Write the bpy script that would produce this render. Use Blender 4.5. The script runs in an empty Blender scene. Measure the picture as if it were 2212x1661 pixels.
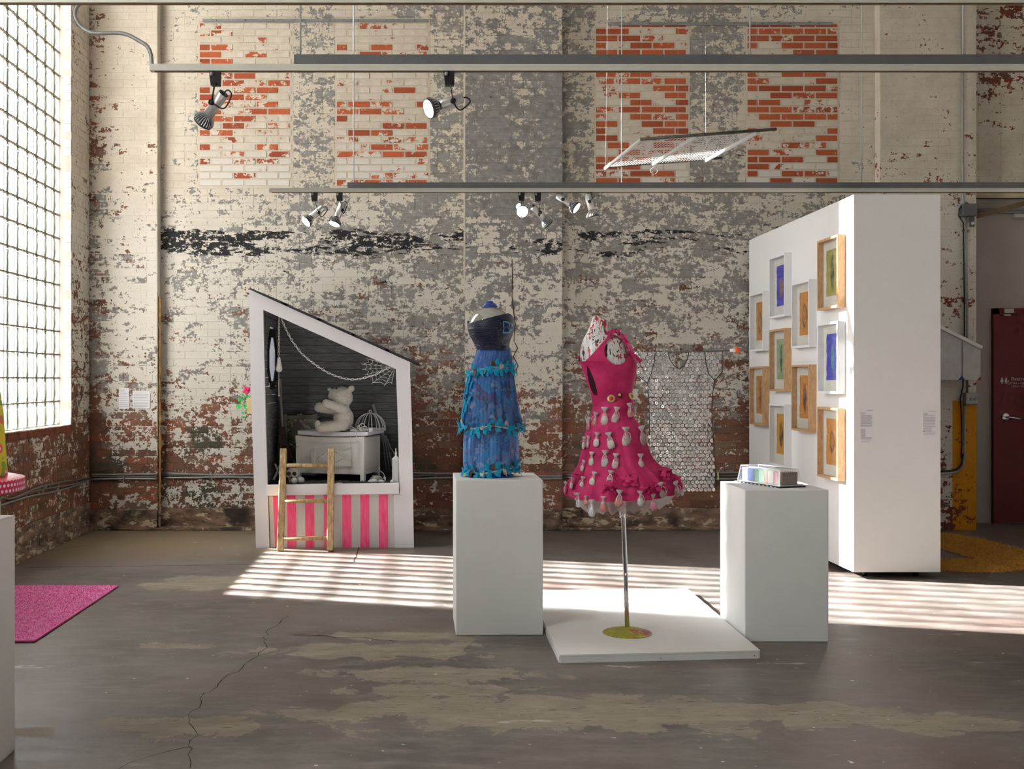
import bpy, math, random
import numpy as np
from mathutils import Vector, Matrix

# ------------------------------------------------------------------ camera, sky, sun, exposure
scene = bpy.context.scene
col = scene.collection
F = 2306.0            # focal length in photo pixels
VX, VY = 930.0, 820.0  # where the camera axis meets the picture
EYE = 1.384
YW = 9.94             # main back wall plane
YP = 9.82             # face of the pilasters
XL = -3.14            # left wall plane
XG = -3.24            # glass block plane

cam_d = bpy.data.cameras.new('camera')
cam = bpy.data.objects.new('camera', cam_d)
col.objects.link(cam)
cam.location = (0, 0, EYE)
cam.rotation_euler = (math.pi / 2, 0, 0)
cam_d.sensor_width = 36.0
cam_d.lens = 36.0 * F / 2212.0
cam_d.shift_x = (1106.0 - VX) / 2212.0
cam_d.shift_y = -(830.5 - VY) / 2212.0
cam_d.clip_start = 0.05
cam_d.clip_end = 200
scene.camera = cam

SKY, SUN, EXPO = 12.8, 128.0, 0.0
w = bpy.data.worlds.new('sky')
scene.world = w
w.use_nodes = True
w.node_tree.nodes['Background'].inputs[0].default_value = (0.97, 0.98, 1.0, 1)
w.node_tree.nodes['Background'].inputs[1].default_value = SKY

sun_d = bpy.data.lights.new('sun', 'SUN')
sun_d.energy = SUN
sun_d.angle = math.radians(1.2)
sun_d.color = (1.0, 0.98, 0.96)
sun = bpy.data.objects.new('sun', sun_d)
col.objects.link(sun)
sun.location = (-20, 12, 14)
sun.rotation_euler = Vector((1.0, -0.27, -0.54)).to_track_quat('-Z', 'Y').to_euler()

WIN_Y0, WIN_Y1, SILL = 7.31, 9.34, 0.988
WIN_TOP = SILL + 0.203 * 25 + 0.01
SIDE_WINDOWS = [(1.4, 3.3, 0.99, 5.8)]  # unseen window towards the camera, sized for fill light on front faces


def portal(y0, y1, z0, z1, x):
    d = bpy.data.lights.new('daylight_portal', 'AREA')
    d.shape = 'RECTANGLE'
    d.size = y1 - y0
    d.size_y = z1 - z0
    d.cycles.is_portal = True
    o = bpy.data.objects.new('daylight_portal', d)
    col.objects.link(o)
    o.location = (x, (y0 + y1) / 2, (z0 + z1) / 2)
    o.rotation_euler = Vector((1, 0, 0)).to_track_quat('-Z', 'Z').to_euler()


portal(WIN_Y0, WIN_Y1, SILL, WIN_TOP, -3.46)
for a in SIDE_WINDOWS:
    portal(*a, -3.46)

scene.view_settings.view_transform = 'Standard'
scene.view_settings.look = 'None'
scene.view_settings.gamma = 1
scene.view_settings.use_curve_mapping = False
scene.view_settings.exposure = EXPO
scene.cycles.max_bounces = 8
scene.cycles.diffuse_bounces = 3
scene.cycles.glossy_bounces = 4
scene.cycles.transmission_bounces = 6
scene.cycles.transparent_max_bounces = 24
scene.cycles.sample_clamp_indirect = 6.0
scene.cycles.use_adaptive_sampling = True
scene.cycles.adaptive_threshold = 0.06
scene.cycles.adaptive_min_samples = 16
scene.cycles.caustics_reflective = False
scene.cycles.caustics_refractive = False

R = random.Random(11)


# ------------------------------------------------------------------ helpers
def P(x, y, Y):
    """photo pixel at depth Y -> world point"""
    return Vector(((x - VX) * Y / F, Y, EYE - (y - VY) * Y / F))


def G(x, y, z=0.0):
    """photo pixel on the horizontal plane z -> world point"""
    Y = (EYE - z) * F / (y - VY)
    return Vector(((x - VX) * Y / F, Y, z))


def c8(r, g, b, a=1.0):
    f = lambda c: (c / 255 / 12.92) if c / 255 <= 0.04045 else ((c / 255 + 0.055) / 1.055) ** 2.4
    return (f(r), f(g), f(b), a)


class NT:
    """small node-graph writer"""
    def __init__(self, name):
        self.m = bpy.data.materials.new(name)
        self.m.use_nodes = True
        self.t = self.m.node_tree
        self.b = self.t.nodes['Principled BSDF']
        self.out = self.t.nodes['Material Output']
        self._pos = None

    def n(self, kind, **kw):
        x = self.t.nodes.new(kind)
        for k, v in kw.items():
            setattr(x, k, v)
        return x

    def set(self, sock, v):
        if hasattr(v, 'is_output') or isinstance(v, bpy.types.NodeSocket):
            self.t.links.new(v, sock)
        else:
            sock.default_value = v

    def math(self, op, a, b=0.0, c=None, clamp=False):
        x = self.n('ShaderNodeMath', operation=op, use_clamp=clamp)
        self.set(x.inputs[0], a)
        self.set(x.inputs[1], b)
        if c is not None:
            self.set(x.inputs[2], c)
        return x.outputs[0]

    def pos(self):
        if self._pos is None:
            self._pos = self.n('ShaderNodeNewGeometry').outputs['Position']
        return self._pos

    def obj(self):
        return self.n('ShaderNodeTexCoord').outputs['Object']

    def gen(self):
        return self.n('ShaderNodeTexCoord').outputs['Generated']

    def xyz(self, v):
        s = self.n('ShaderNodeSeparateXYZ')
        self.set(s.inputs[0], v)
        return s.outputs

    def comb(self, x, y, z):
        s = self.n('ShaderNodeCombineXYZ')
        for i, v in enumerate((x, y, z)):
            self.set(s.inputs[i], v)
        return s.outputs[0]

    def scale(self, v, s, off=(0, 0, 0)):
        m = self.n('ShaderNodeMapping')
        self.set(m.inputs[0], v)
        m.inputs['Location'].default_value = off
        m.inputs['Scale'].default_value = s
        return m.outputs[0]

    def noise(self, v, scale, detail=4, rough=0.55, dist=0.0):
        x = self.n('ShaderNodeTexNoise')
        self.set(x.inputs['Vector'], v)
        x.inputs['Scale'].default_value = scale
        x.inputs['Detail'].default_value = detail
        x.inputs['Roughness'].default_value = rough
        x.inputs['Distortion'].default_value = dist
        return x.outputs[0]

    def voro(self, v, scale, out='Color', feature='F1'):
        x = self.n('ShaderNodeTexVoronoi', feature=feature)
        self.set(x.inputs['Vector'], v)
        x.inputs['Scale'].default_value = scale
        return x.outputs[out]

    def ramp(self, f, stops, interp='LINEAR'):
        x = self.n('ShaderNodeValToRGB')
        self.set(x.inputs[0], f)
        x.color_ramp.interpolation = interp
        e = x.color_ramp.elements
        while len(e) < len(stops):
            e.new(0.5)
        for i, (p, c) in enumerate(stops):
            e[i].position = p
            e[i].color = c if hasattr(c, '__len__') else (c, c, c, 1)
        return x.outputs[0]

    def step(self, v, lo, hi):
        x = self.n('ShaderNodeMapRange')
        self.set(x.inputs[0], v)
        self.set(x.inputs[1], lo)
        self.set(x.inputs[2], hi)
        return x.outputs[0]

    def mix(self, f, a, b):
        x = self.n('ShaderNodeMix', data_type='RGBA')
        self.set(x.inputs[0], f)
        self.set(x.inputs[6], a)
        self.set(x.inputs[7], b)
        return x.outputs[2]

    def bump(self, h, strength=0.3, dist=0.01):
        x = self.n('ShaderNodeBump')
        x.inputs['Strength'].default_value = strength
        x.inputs['Distance'].default_value = dist
        self.set(x.inputs['Height'], h)
        self.set(self.b.inputs['Normal'], x.outputs[0])

    def base(self, c, rough=0.6, metal=0.0, spec=0.5):
        self.set(self.b.inputs['Base Color'], c)
        self.set(self.b.inputs['Roughness'], rough)
        self.b.inputs['Metallic'].default_value = metal
        self.b.inputs['Specular IOR Level'].default_value = spec
        return self.m

    def surf(self, s):
        self.t.links.new(s, self.out.inputs[0])
        return self.m


def plain(name, rgb, rough=0.6, metal=0.0, var=0.06, scale=14.0, spec=0.4, bump=0.0):
    g = NT(name)
    n = g.noise(g.pos(), scale, 4, 0.6)
    c = c8(*rgb)
    dark = tuple(x * (1 - var * 2) for x in c[:3]) + (1,)
    lite = tuple(min(1, x * (1 + var)) for x in c[:3]) + (1,)
    f = g.step(n, 0.3, 0.7)
    if bump:
        g.bump(n, bump, 0.01)
    return g.base(g.mix(f, dark, lite), rough, metal, spec)


def clear(name, tint, trans, gloss, rough=0.12, diff=(0.8, 0.8, 0.8), wave=None):
    """see-through plastic / glass: transparent + gloss + a little scattering"""
    g = NT(name)
    tr = g.n('ShaderNodeBsdfTransparent')
    tr.inputs[0].default_value = tint + (1,)
    gl = g.n('ShaderNodeBsdfGlossy')
    gl.inputs['Roughness'].default_value = rough
    gl.inputs[0].default_value = (0.95, 0.95, 0.95, 1)
    df = g.n('ShaderNodeBsdfDiffuse')
    nz = g.noise(g.pos(), 60, 3, 0.6)
    g.set(df.inputs[0], g.mix(nz, tuple(x * 0.75 for x in diff) + (1,), diff + (1,)))
    m1 = g.n('ShaderNodeMixShader')
    m1.inputs[0].default_value = gloss
    g.t.links.new(df.outputs[0], m1.inputs[1])
    g.t.links.new(gl.outputs[0], m1.inputs[2])
    m2 = g.n('ShaderNodeMixShader')
    m2.inputs[0].default_value = 1 - trans
    g.t.links.new(tr.outputs[0], m2.inputs[1])
    g.t.links.new(m1.outputs[0], m2.inputs[2])
    return g.surf(m2.outputs[0])


def sheer(name, ca, cb, trans, rough=0.6, scale=20.0):
    """thin fabric that lets light through"""
    g = NT(name)
    n = g.step(g.noise(g.pos(), scale, 4, 0.6), 0.35, 0.65)
    c = g.mix(n, c8(*ca), c8(*cb))
    df = g.n('ShaderNodeBsdfDiffuse')
    tl = g.n('ShaderNodeBsdfTranslucent')
    tr = g.n('ShaderNodeBsdfTransparent')
    g.set(df.inputs[0], c)
    g.set(tl.inputs[0], c)
    m1 = g.n('ShaderNodeMixShader')
    m1.inputs[0].default_value = 0.35
    g.t.links.new(df.outputs[0], m1.inputs[1])
    g.t.links.new(tl.outputs[0], m1.inputs[2])
    m2 = g.n('ShaderNodeMixShader')
    m2.inputs[0].default_value = 1 - trans
    g.t.links.new(tr.outputs[0], m2.inputs[1])
    g.t.links.new(m1.outputs[0], m2.inputs[2])
    return g.surf(m2.outputs[0])


BASE = {}


def link(o, parent=None):
    col.objects.link(o)
    if parent is not None:
        o.parent = parent
    return o


def tag(o, label=None, cat=None, group=None, kind=None):
    for k, v in (('label', label), ('category', cat), ('group', group), ('kind', kind)):
        if v:
            o[k] = v
    return o


def thing(name, label, cat, loc, group=None):
    o = bpy.data.objects.new(name, None)
    o.empty_display_size = 0.05
    link(o)
    o.location = loc
    BASE[o.name] = Vector(loc)
    return tag(o, label, cat, group)


def basis(d):
    d = Vector(d).normalized()
    u = d.cross(Vector((0, 0, 1)))
    if u.length < 1e-4:
        u = Vector((1, 0, 0))
    u.normalize()
    return u, d.cross(u).normalized(), d


class MB:
    """collects geometry in world coordinates and links it as one mesh object"""
    def __init__(self):
        self.v, self.f = [], []

    def add(self, vs, fs):
        k = len(self.v)
        self.v += [tuple(x) for x in vs]
        self.f += [tuple(i + k for i in f) for f in fs]
        return self

    def box(self, x0, x1, y0, y1, z0, z1):
        v = [(x, y, z) for x in (x0, x1) for y in (y0, y1) for z in (z0, z1)]
        return self.add(v, [(0, 1, 3, 2), (4, 6, 7, 5), (0, 4, 5, 1), (2, 3, 7, 6), (0, 2, 6, 4), (1, 5, 7, 3)])

    def obox(self, c, ax, h):
        c = Vector(c)
        a = [Vector(x).normalized() * h[i] for i, x in enumerate(ax)]
        v = [c + a[0] * i + a[1] * j + a[2] * k for i in (-1, 1) for j in (-1, 1) for k in (-1, 1)]
        return self.add(v, [(0, 1, 3, 2), (4, 6, 7, 5), (0, 4, 5, 1), (2, 3, 7, 6), (0, 2, 6, 4), (1, 5, 7, 3)])

    def bar(self, p0, p1, wu, wv, up=(0, 0, 1)):
        p0, p1 = Vector(p0), Vector(p1)
        d = (p1 - p0).normalized()
        u = d.cross(Vector(up))
        if u.length < 1e-4:
            u = Vector((1, 0, 0))
        u.normalize()
        v = d.cross(u)
        return self.obox((p0 + p1) / 2, (u, v, d), (wu / 2, wv / 2, (p1 - p0).length / 2))

    def prism(self, pts, ext):
        n = len(pts)
        e = Vector(ext)
        v = [Vector(p) for p in pts] + [Vector(p) + e for p in pts]
        f = [tuple(range(n))[::-1], tuple(range(n, 2 * n))]
        f += [(i, (i + 1) % n, n + (i + 1) % n, n + i) for i in range(n)]
        return self.add(v, f)

    def tube(self, path, r, n=8, cap=True, closed=False):
        path = [Vector(p) for p in path]
        m = len(path)
        rs = r if hasattr(r, '__len__') else [r] * m
        vs, fs = [], []
        prev = None
        for i, p in enumerate(path):
            a = path[(i - 1) % m] if (closed or i > 0) else p
            b = path[(i + 1) % m] if (closed or i < m - 1) else p
            d = (b - a).normalized()
            if prev is None:
                u, vv, _ = basis(d)
            else:
                u = prev - d * prev.dot(d)
                if u.length < 1e-5:
                    u, vv, _ = basis(d)
                u.normalize()
                vv = d.cross(u)
            prev = u
            for k in range(n):
                t = 2 * math.pi * k / n
                vs.append(p + (u * math.cos(t) + vv * math.sin(t)) * rs[i])
        for i in range(m if closed else m - 1):
            for k in range(n):
                fs.append((i * n + k, i * n + (k + 1) % n, ((i + 1) % m) * n + (k + 1) % n, ((i + 1) % m) * n + k))
        if cap and not closed:
            fs.append(tuple(range(n))[::-1])
            fs.append(tuple((m - 1) * n + k for k in range(n)))
        return self.add(vs, fs)

    def cyl(self, p0, p1, r0, r1=None, n=16):
        return self.tube([p0, p1], [r0, r0 if r1 is None else r1], n)

    def lathe(self, prof, c=(0, 0, 0), ax=(0, 0, 1), n=24):
        u, v, d = basis(ax)
        c = Vector(c)
        vs, fs = [], []
        for r, h in prof:
            for k in range(n):
                t = 2 * math.pi * k / n
                vs.append(c + d * h + (u * math.cos(t) + v * math.sin(t)) * max(r, 1e-5))
        for i in range(len(prof) - 1):
            for k in range(n):
                fs.append((i * n + k, i * n + (k + 1) % n, (i + 1) * n + (k + 1) % n, (i + 1) * n + k))
        return self.add(vs, fs)

    def ball(self, c, r, nu=14, nv=9, rot=None):
        r = r if hasattr(r, '__len__') else (r, r, r)
        M = rot or Matrix.Identity(3)
        c = Vector(c)
        vs, fs = [], []
        for j in range(nv + 1):
            a = math.pi * j / nv
            for k in range(nu):
                t = 2 * math.pi * k / nu
                vs.append(c + M @ Vector((r[0] * math.sin(a) * math.cos(t), r[1] * math.sin(a) * math.sin(t), r[2] * math.cos(a))))
        for j in range(nv):
            for k in range(nu):
                fs.append((j * nu + k, (j + 1) * nu + k, (j + 1) * nu + (k + 1) % nu, j * nu + (k + 1) % nu))
        return self.add(vs, fs)

    def mesh(self, name, mat, off=(0, 0, 0), smooth=False):
        me = bpy.data.meshes.new(name)
        o = Vector(off)
        me.from_pydata([(a - o[0], b - o[1], c - o[2]) for a, b, c in self.v], [], self.f)
        if mat is not None:
            me.materials.append(mat)
        if smooth:
            me.polygons.foreach_set('use_smooth', [True] * len(me.polygons))
        me.update()
        return me

    def build(self, name, mat, parent=None, smooth=False, bevel=0.0, loc=None, segs=2):
        off = Vector((0, 0, 0))
        if parent is not None:
            off = BASE.get(parent.name, Vector((0, 0, 0)))
        elif loc is not None:
            off = Vector(loc)
        o = bpy.data.objects.new(name, self.mesh(name, mat, off, smooth))
        if parent is None and loc is not None:
            o.location = loc
        link(o, parent)
        BASE[o.name] = off
        if bevel:
            m = o.modifiers.new('bevel', 'BEVEL')
            m.width = bevel
            m.segments = segs
            m.limit_method = 'ANGLE'
        return o


def inst(name, me, parent, loc, rot=None):
    """one more object on shared mesh data; loc in world coordinates"""
    o = bpy.data.objects.new(name, me)
    link(o, parent)
    b = BASE.get(parent.name, Vector((0, 0, 0))) if parent is not None else Vector((0, 0, 0))
    o.location = Vector(loc) - b
    if rot is not None:
        if isinstance(rot, Matrix):
            o.rotation_euler = rot.to_euler()
        else:
            o.rotation_euler = rot
    return o


def loft(levels, n=64, mod=None, keep=None, close=False):
    """levels: (z, cx, cy, rx, ry); mod(i, t, level) -> radial factor; keep(x, y, z, t) -> bool per face"""
    vs, fs = [], []
    for i, (z, cx, cy, rx, ry) in enumerate(levels):
        for k in range(n):
            t = 2 * math.pi * k / n
            m = mod(i, t, (z, cx, cy, rx, ry)) if mod else 1.0
            dz = 0.0
            if isinstance(m, tuple):
                m, dz = m
            vs.append((cx + rx * m * math.cos(t), cy + ry * m * math.sin(t), z + dz))
    for i in range(len(levels) - 1):
        for k in range(n):
            q = (i * n + k, i * n + (k + 1) % n, (i + 1) * n + (k + 1) % n, (i + 1) * n + k)
            if keep:
                cc = [sum(vs[j][a] for j in q) / 4 for a in range(3)]
                if not keep(cc[0], cc[1], cc[2], 2 * math.pi * (k + 0.5) / n):
                    continue
            fs.append(q)
    if close:
        fs.append(tuple(range(n)))
        fs.append(tuple((len(levels) - 1) * n + k for k in range(n))[::-1])
    m = MB()
    m.add(vs, fs)
    return m


def smooth_path(pp, k=8):
    out = []
    for i in range(len(pp) - 1):
        p0, p1, p2, p3 = pp[max(i - 1, 0)], pp[i], pp[i + 1], pp[min(i + 2, len(pp) - 1)]
        for j in range(k):
            t = j / k
            out.append(0.5 * ((2 * p1) + (p2 - p0) * t + (2 * p0 - 5 * p1 + 4 * p2 - p3) * t * t + (3 * p1 - p0 - 3 * p2 + p3) * t ** 3))
    return out + [pp[-1]]


def interp_levels(keys, n):
    """keys of tuples sorted by first item -> n evenly spaced rows, smooth"""
    keys = sorted(keys)
    ks = np.array(keys, float)
    zs = np.linspace(ks[0, 0], ks[-1, 0], n)
    cols = [zs] + [np.interp(zs, ks[:, 0], ks[:, i]) for i in range(1, ks.shape[1])]
    a = np.stack(cols, 1)
    for _ in range(3):
        b = a.copy()
        b[1:-1, 1:] = (a[:-2, 1:] + 2 * a[1:-1, 1:] + a[2:, 1:]) / 4
        a = b
    return [tuple(r) for r in a]


def text_mesh(s, size, name='text'):
    cu = bpy.data.curves.new(name, 'FONT')
    cu.body = s
    cu.size = size
    cu.extrude = size * 0.004
    cu.resolution_u = 3
    o = bpy.data.objects.new(name, cu)
    col.objects.link(o)
    dg = bpy.context.evaluated_depsgraph_get()
    me = bpy.data.meshes.new_from_object(o.evaluated_get(dg))
    bpy.data.objects.remove(o)
    return me


# ------------------------------------------------------------------ materials of the shell
CREAM, CREAM2 = c8(216, 207, 191), c8(198, 187, 170)


def peel(name, cover, grey, black=False, brick=((142, 98, 78), (100, 70, 56)), xb=None, axis=0, joint=0.0,
         greys=((158, 154, 148), (126, 121, 115)), seed=0.0, green=False, spread=1.0, yellow=None, strips=None):
    """cream paint flaking off an older grey coat, that off the brick. cover / grey: stops over z (0..5.2 m) of how much has gone."""
    g = NT(name)
    p = g.scale(g.pos(), (1, 1, 1), (seed, seed * 0.7, seed * 1.3))
    s = g.xyz(g.pos())
    zf = g.math('DIVIDE', s[2], 5.2)
    pst = g.scale(p, (1, 1, 1.35))
    rnd = g.n('ShaderNodeObjectInfo').outputs['Random']
    at = g.n('ShaderNodeAttribute', attribute_name='piece').outputs['Fac']
    r = g.math('FRACT', g.math('ADD', rnd, at))
    r2 = g.math('FRACT', g.math('MULTIPLY', r, 7.31))
    n1 = g.noise(pst, 3.0, 6, 0.70)
    n2 = g.noise(pst, 15.0, 4, 0.74)
    n3 = g.noise(p, 46.0, 2, 0.6)
    cov = g.math('ADD', g.math('MULTIPLY', n1, 0.72), g.math('MULTIPLY', n2, 0.80))
    cov = g.math('ADD', cov, g.math('MULTIPLY', n3, 0.36))
    cov = g.math('ADD', cov, g.math('MULTIPLY', r, 0.13 * spread))
    cov = g.math('SUBTRACT', cov, 0.505)   # mean near 0.5
    T = g.ramp(zf, cover)
    if xb:
        xf = g.step(s[axis], -3.4, 5.4)
        T = g.math('ADD', T, g.math('SUBTRACT', g.ramp(xf, xb), 0.5))
    if strips:
        hi = g.math('MULTIPLY', g.step(zf, 0.59, 0.63), g.math('SUBTRACT', g.ramp(g.step(s[0], -3.4, 5.4), strips), 0.5))
        T = g.math('ADD', T, hi)
    T = g.math('SUBTRACT', T, joint)
    paint = g.step(cov, g.math('SUBTRACT', T, 0.008), g.math('ADD', T, 0.008))
    gn = g.math('ADD', g.math('MULTIPLY', g.noise(g.scale(p, (1, 1, 1.9), (3, 1, 7)), 4.2, 5, 0.7), 0.8),
                g.math('MULTIPLY', n3, 0.35))
    gn = g.math('ADD', gn, g.math('MULTIPLY', r2, 0.12))
    gn = g.math('SUBTRACT', gn, 0.135)
    Tg = g.ramp(zf, grey)
    gmask = g.step(gn, g.math('SUBTRACT', Tg, 0.02), g.math('ADD', Tg, 0.02))
    bc = g.mix(g.step(n3, 0.3, 0.7), c8(*brick[1]), c8(*brick[0]))
    bc = g.mix(0.6, bc, g.ramp(r2, [(0.0, c8(86, 62, 52)), (0.3, c8(*brick[0])), (0.55, c8(112, 74, 60)), (0.72, c8(160, 92, 64)), (0.86, c8(124, 108, 96)), (1.0, c8(*brick[1]))]))
    gc = g.mix(g.step(n2, 0.35, 0.65), c8(*greys[1]), c8(*greys[0]))
    gc = g.mix(g.math('MULTIPLY', g.step(n1, 0.5, 0.4), 0.35), gc, c8(142, 144, 143))
    if green:
        gm = g.math('MULTIPLY', g.step(g.noise(p, 2.2, 2, 0.6), 0.54, 0.6), g.step(zf, 0.2, 0.17))
        bc = g.mix(g.math('MULTIPLY', gm, 0.75), bc, c8(58, 74, 62))
    under = g.mix(gmask, bc, gc)
    if black:
        band = g.ramp(zf, [(0, 0), (0.475, 0), (0.492, 1), (0.528, 1.0), (0.545, 0), (1, 0)])
        band = g.math('MULTIPLY', band, g.ramp(g.step(s[0], -3.4, 5.4), [(0, 0.6), (0.1, 0.95), (0.38, 1.0), (0.46, 0.85), (0.6, 0.78), (1, 0.6)]))
        bn = g.noise(g.scale(p, (0.6, 0.6, 2.2), (1, 5, 2)), 3.6, 5, 0.74)
        bm = g.step(g.math('ADD', bn, g.math('MULTIPLY', band, 0.175)), 0.685, 0.70)
        under = g.mix(bm, under, c8(40, 40, 43))
        paint = g.math('MULTIPLY', paint, g.math('SUBTRACT', 1.0, g.math('MULTIPLY', bm, g.step(n2, 0.58, 0.54))))
    cr = g.mix(g.step(n1, 0.7, 0.4), CREAM2, CREAM)
    cr = g.mix(g.math('MULTIPLY', g.step(zf, 0.64, 0.5), 0.6), cr, c8(218, 215, 207))
    cr = g.mix(g.math('MULTIPLY', g.step(n3, 0.62, 0.7), 0.22), cr, c8(150, 130, 105))
    if yellow:
        x0, z1 = yellow
        ym = g.math('MULTIPLY', g.math('GREATER_THAN', s[0], x0), g.math('LESS_THAN', s[2], z1))
        cr = g.mix(ym, cr, c8(212, 140, 20))
        T2 = g.step(cov, 0.36, 0.38)
        paint = g.math('MAXIMUM', paint, g.math('MULTIPLY', ym, T2))
    c = g.mix(paint, under, cr)
    g.bump(n3, 0.35, 0.004)
    return g.base(c, 0.78, 0.0, 0.3)


def infill(name, bare, cover_n=0.8):
    """newer brick whose paint is gone from some bricks and whole on others"""
    g = NT(name)
    p = g.pos()
    rnd = g.n('ShaderNodeObjectInfo').outputs['Random']
    at = g.n('ShaderNodeAttribute', attribute_name='piece').outputs['Fac']
    r = g.math('FRACT', g.math('ADD', rnd, at))
    r2 = g.math('FRACT', g.math('MULTIPLY', r, 11.7))
    n2 = g.noise(g.scale(p, (1, 1, 1.2)), 11.0, 5, 0.72)
    n3 = g.noise(p, 60, 2, 0.6)
    s = g.xyz(p)
    cov = g.math('ADD', g.math('MULTIPLY', r, 0.55), g.math('MULTIPLY', n2, 0.95))
    cov = g.math('ADD', cov, g.math('MULTIPLY', n3, 0.2))
    cov = g.math('SUBTRACT', cov, 0.35)
    T = g.ramp(g.math('DIVIDE', s[2], 5.2), bare)
    paint = g.step(cov, g.math('SUBTRACT', T, 0.01), g.math('ADD', T, 0.01))
    bc = g.mix(r2, c8(186, 96, 58), c8(150, 70, 46))
    bc = g.mix(g.step(n3, 0.55, 0.75), bc, c8(120, 58, 40))
    cr = g.mix(g.step(n2, 0.35, 0.65), CREAM2, CREAM)
    cr = g.mix(g.math('MULTIPLY', g.step(g.math('DIVIDE', s[2], 5.2), 0.71, 0.64), 0.7), cr, c8(220, 217, 210))
    g.bump(n3, 0.3, 0.003)
    return g.base(g.mix(paint, bc, cr), 0.75, 0, 0.3)


def xs(*pairs):
    return [((x + 3.4) / 8.8, v) for x, v in pairs]


STRIPS = xs((-3.4, 0.47), (-2.3, 0.48), (-2.2, 0.55), (-2.16, 0.55), (-2.15, 0.47), (-1.30, 0.47), (-1.27, 0.58), (-0.92, 0.60), (-0.88, 0.5), (-0.02, 0.5), (0.02, 0.60), (0.32, 0.60),
            (1.2, 0.60), (1.5, 0.58), (1.53, 0.5), (2.38, 0.5), (2.42, 0.60), (2.85, 0.60), (2.95, 0.48), (3.4, 0.46), (3.8, 0.44), (5.4, 0.42))
# how far the top coat has gone, bottom to top of the wall (z / 5.2)
M_main = peel('peeling_paint_main_wall',
              [(0.0, 0.60), (0.04, 0.59), (0.09, 0.62), (0.17, 0.60), (0.205, 0.55), (0.3, 0.50), (0.44, 0.485),
               (0.50, 0.50), (0.56, 0.50), (0.61, 0.46), (0.68, 0.41), (0.8, 0.405), (0.95, 0.425), (1.0, 0.43)],
              [(0.0, 0.80), (0.12, 0.72), (0.19, 0.60), (0.26, 0.47), (0.36, 0.42), (0.48, 0.36), (0.62, 0.33), (0.8, 0.25), (1.0, 0.3)],
              black=True, green=True, strips=STRIPS,
              xb=[(0.0, 0.43), (0.17, 0.44), (0.26, 0.49), (0.34, 0.52), (0.45, 0.53), (0.55, 0.53), (0.66, 0.53), (0.78, 0.50), (1.0, 0.43)])
M_main_joint = peel('peeling_paint_main_joint',
                    [(0.0, 0.56), (0.04, 0.55), (0.09, 0.57), (0.17, 0.56), (0.205, 0.53), (0.3, 0.48), (0.44, 0.47),
                     (0.50, 0.48), (0.56, 0.485), (0.61, 0.45), (0.68, 0.40), (0.8, 0.40), (0.95, 0.415), (1.0, 0.42)],
                    [(0.0, 0.7), (0.2, 0.5), (0.5, 0.4), (1, 0.3)], joint=0.0, black=True, strips=STRIPS,
                    xb=[(0.0, 0.43), (0.17, 0.44), (0.26, 0.49), (0.34, 0.52), (0.45, 0.53), (0.55, 0.53), (0.66, 0.53), (0.78, 0.50), (1.0, 0.43)],
                    brick=((120, 92, 76), (84, 66, 56)))
M_pil_l = peel('peeling_paint_corner_pilaster',
               [(0.0, 0.53), (0.05, 0.55), (0.16, 0.545), (0.2, 0.51), (0.27, 0.47), (0.34, 0.44), (0.44, 0.39), (0.52, 0.40), (0.6, 0.345), (0.75, 0.32), (1.0, 0.34)],
               [(0.0, 0.85), (0.18, 0.68), (0.26, 0.45), (0.45, 0.40), (0.6, 0.45), (0.7, 0.6), (1.0, 0.55)],
               seed=9.0, green=True, brick=((142, 98, 78), (92, 64, 52)),
               xb=xs((-3.4, 0.5), (-3.16, 0.69), (-3.06, 0.64), (-2.93, 0.5), (5.4, 0.5)))
M_pil_c = peel('peeling_paint_centre_pilaster',
               [(0.0, 0.55), (0.1, 0.52), (0.18, 0.53), (0.25, 0.47), (0.33, 0.455), (0.42, 0.47), (0.47, 0.52), (0.55, 0.55), (0.62, 0.60), (0.8, 0.60), (0.88, 0.52), (0.95, 0.51), (1.0, 0.54)],
               [(0.0, 0.78), (0.14, 0.66), (0.22, 0.5), (0.3, 0.40), (0.5, 0.33), (0.62, 0.3), (1.0, 0.25)],
               black=True, seed=17.0, greys=((150, 147, 144), (116, 112, 109)))
M_pil_r = peel('peeling_paint_far_pilaster',
               [(0.0, 0.47), (0.1, 0.42), (0.25, 0.37), (0.5, 0.35), (0.62, 0.385), (0.72, 0.325), (1.0, 0.29)],
               [(0.0, 0.8), (0.3, 0.75), (0.6, 0.66), (0.75, 0.7), (1.0, 0.6)], seed=25.0,
               brick=((140, 66, 42), (92, 46, 34)), yellow=(4.80, 1.19))
M_left = peel('peeling_paint_window_wall',
              [(0.0, 0.60), (0.06, 0.60), (0.19, 0.565), (0.22, 0.50), (0.4, 0.44), (0.6, 0.37), (1.0, 0.36)],
              [(0.0, 0.95), (0.2, 0.8), (0.4, 0.68), (1.0, 0.62)], seed=31.0, brick=((140, 94, 68), (82, 60, 46)))
M_recess = peel('peeling_paint_recess_wall', [(0.0, 0.35), (0.62, 0.30), (0.74, 0.33), (0.8, 0.43), (1.0, 0.46)],
                [(0.0, 0.7), (1.0, 0.72)], seed=40.0, brick=((132, 62, 42), (92, 46, 34)))
M_in_l = infill('infill_brick_paint_mostly_on', [(0, 0.2), (0.6, 0.33), (0.66, 0.35), (0.70, 0.45), (0.84, 0.45), (0.89, 0.33), (1.0, 0.38)])
M_in_r = infill('infill_brick_paint_mostly_off', [(0, 0.3), (0.61, 0.43), (0.66, 0.46), (0.72, 0.55), (0.82, 0.62), (0.95, 0.62), (1.0, 0.5)])
M_in_joint = plain('infill_joint_paint', (208, 197, 178), 0.8, 0, 0.05, 30, 0.25, 0.2)
M_plaster = plain('painted_plaster', (226, 226, 224), 0.8, 0, 0.05, 3, 0.3, 0.1)
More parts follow.
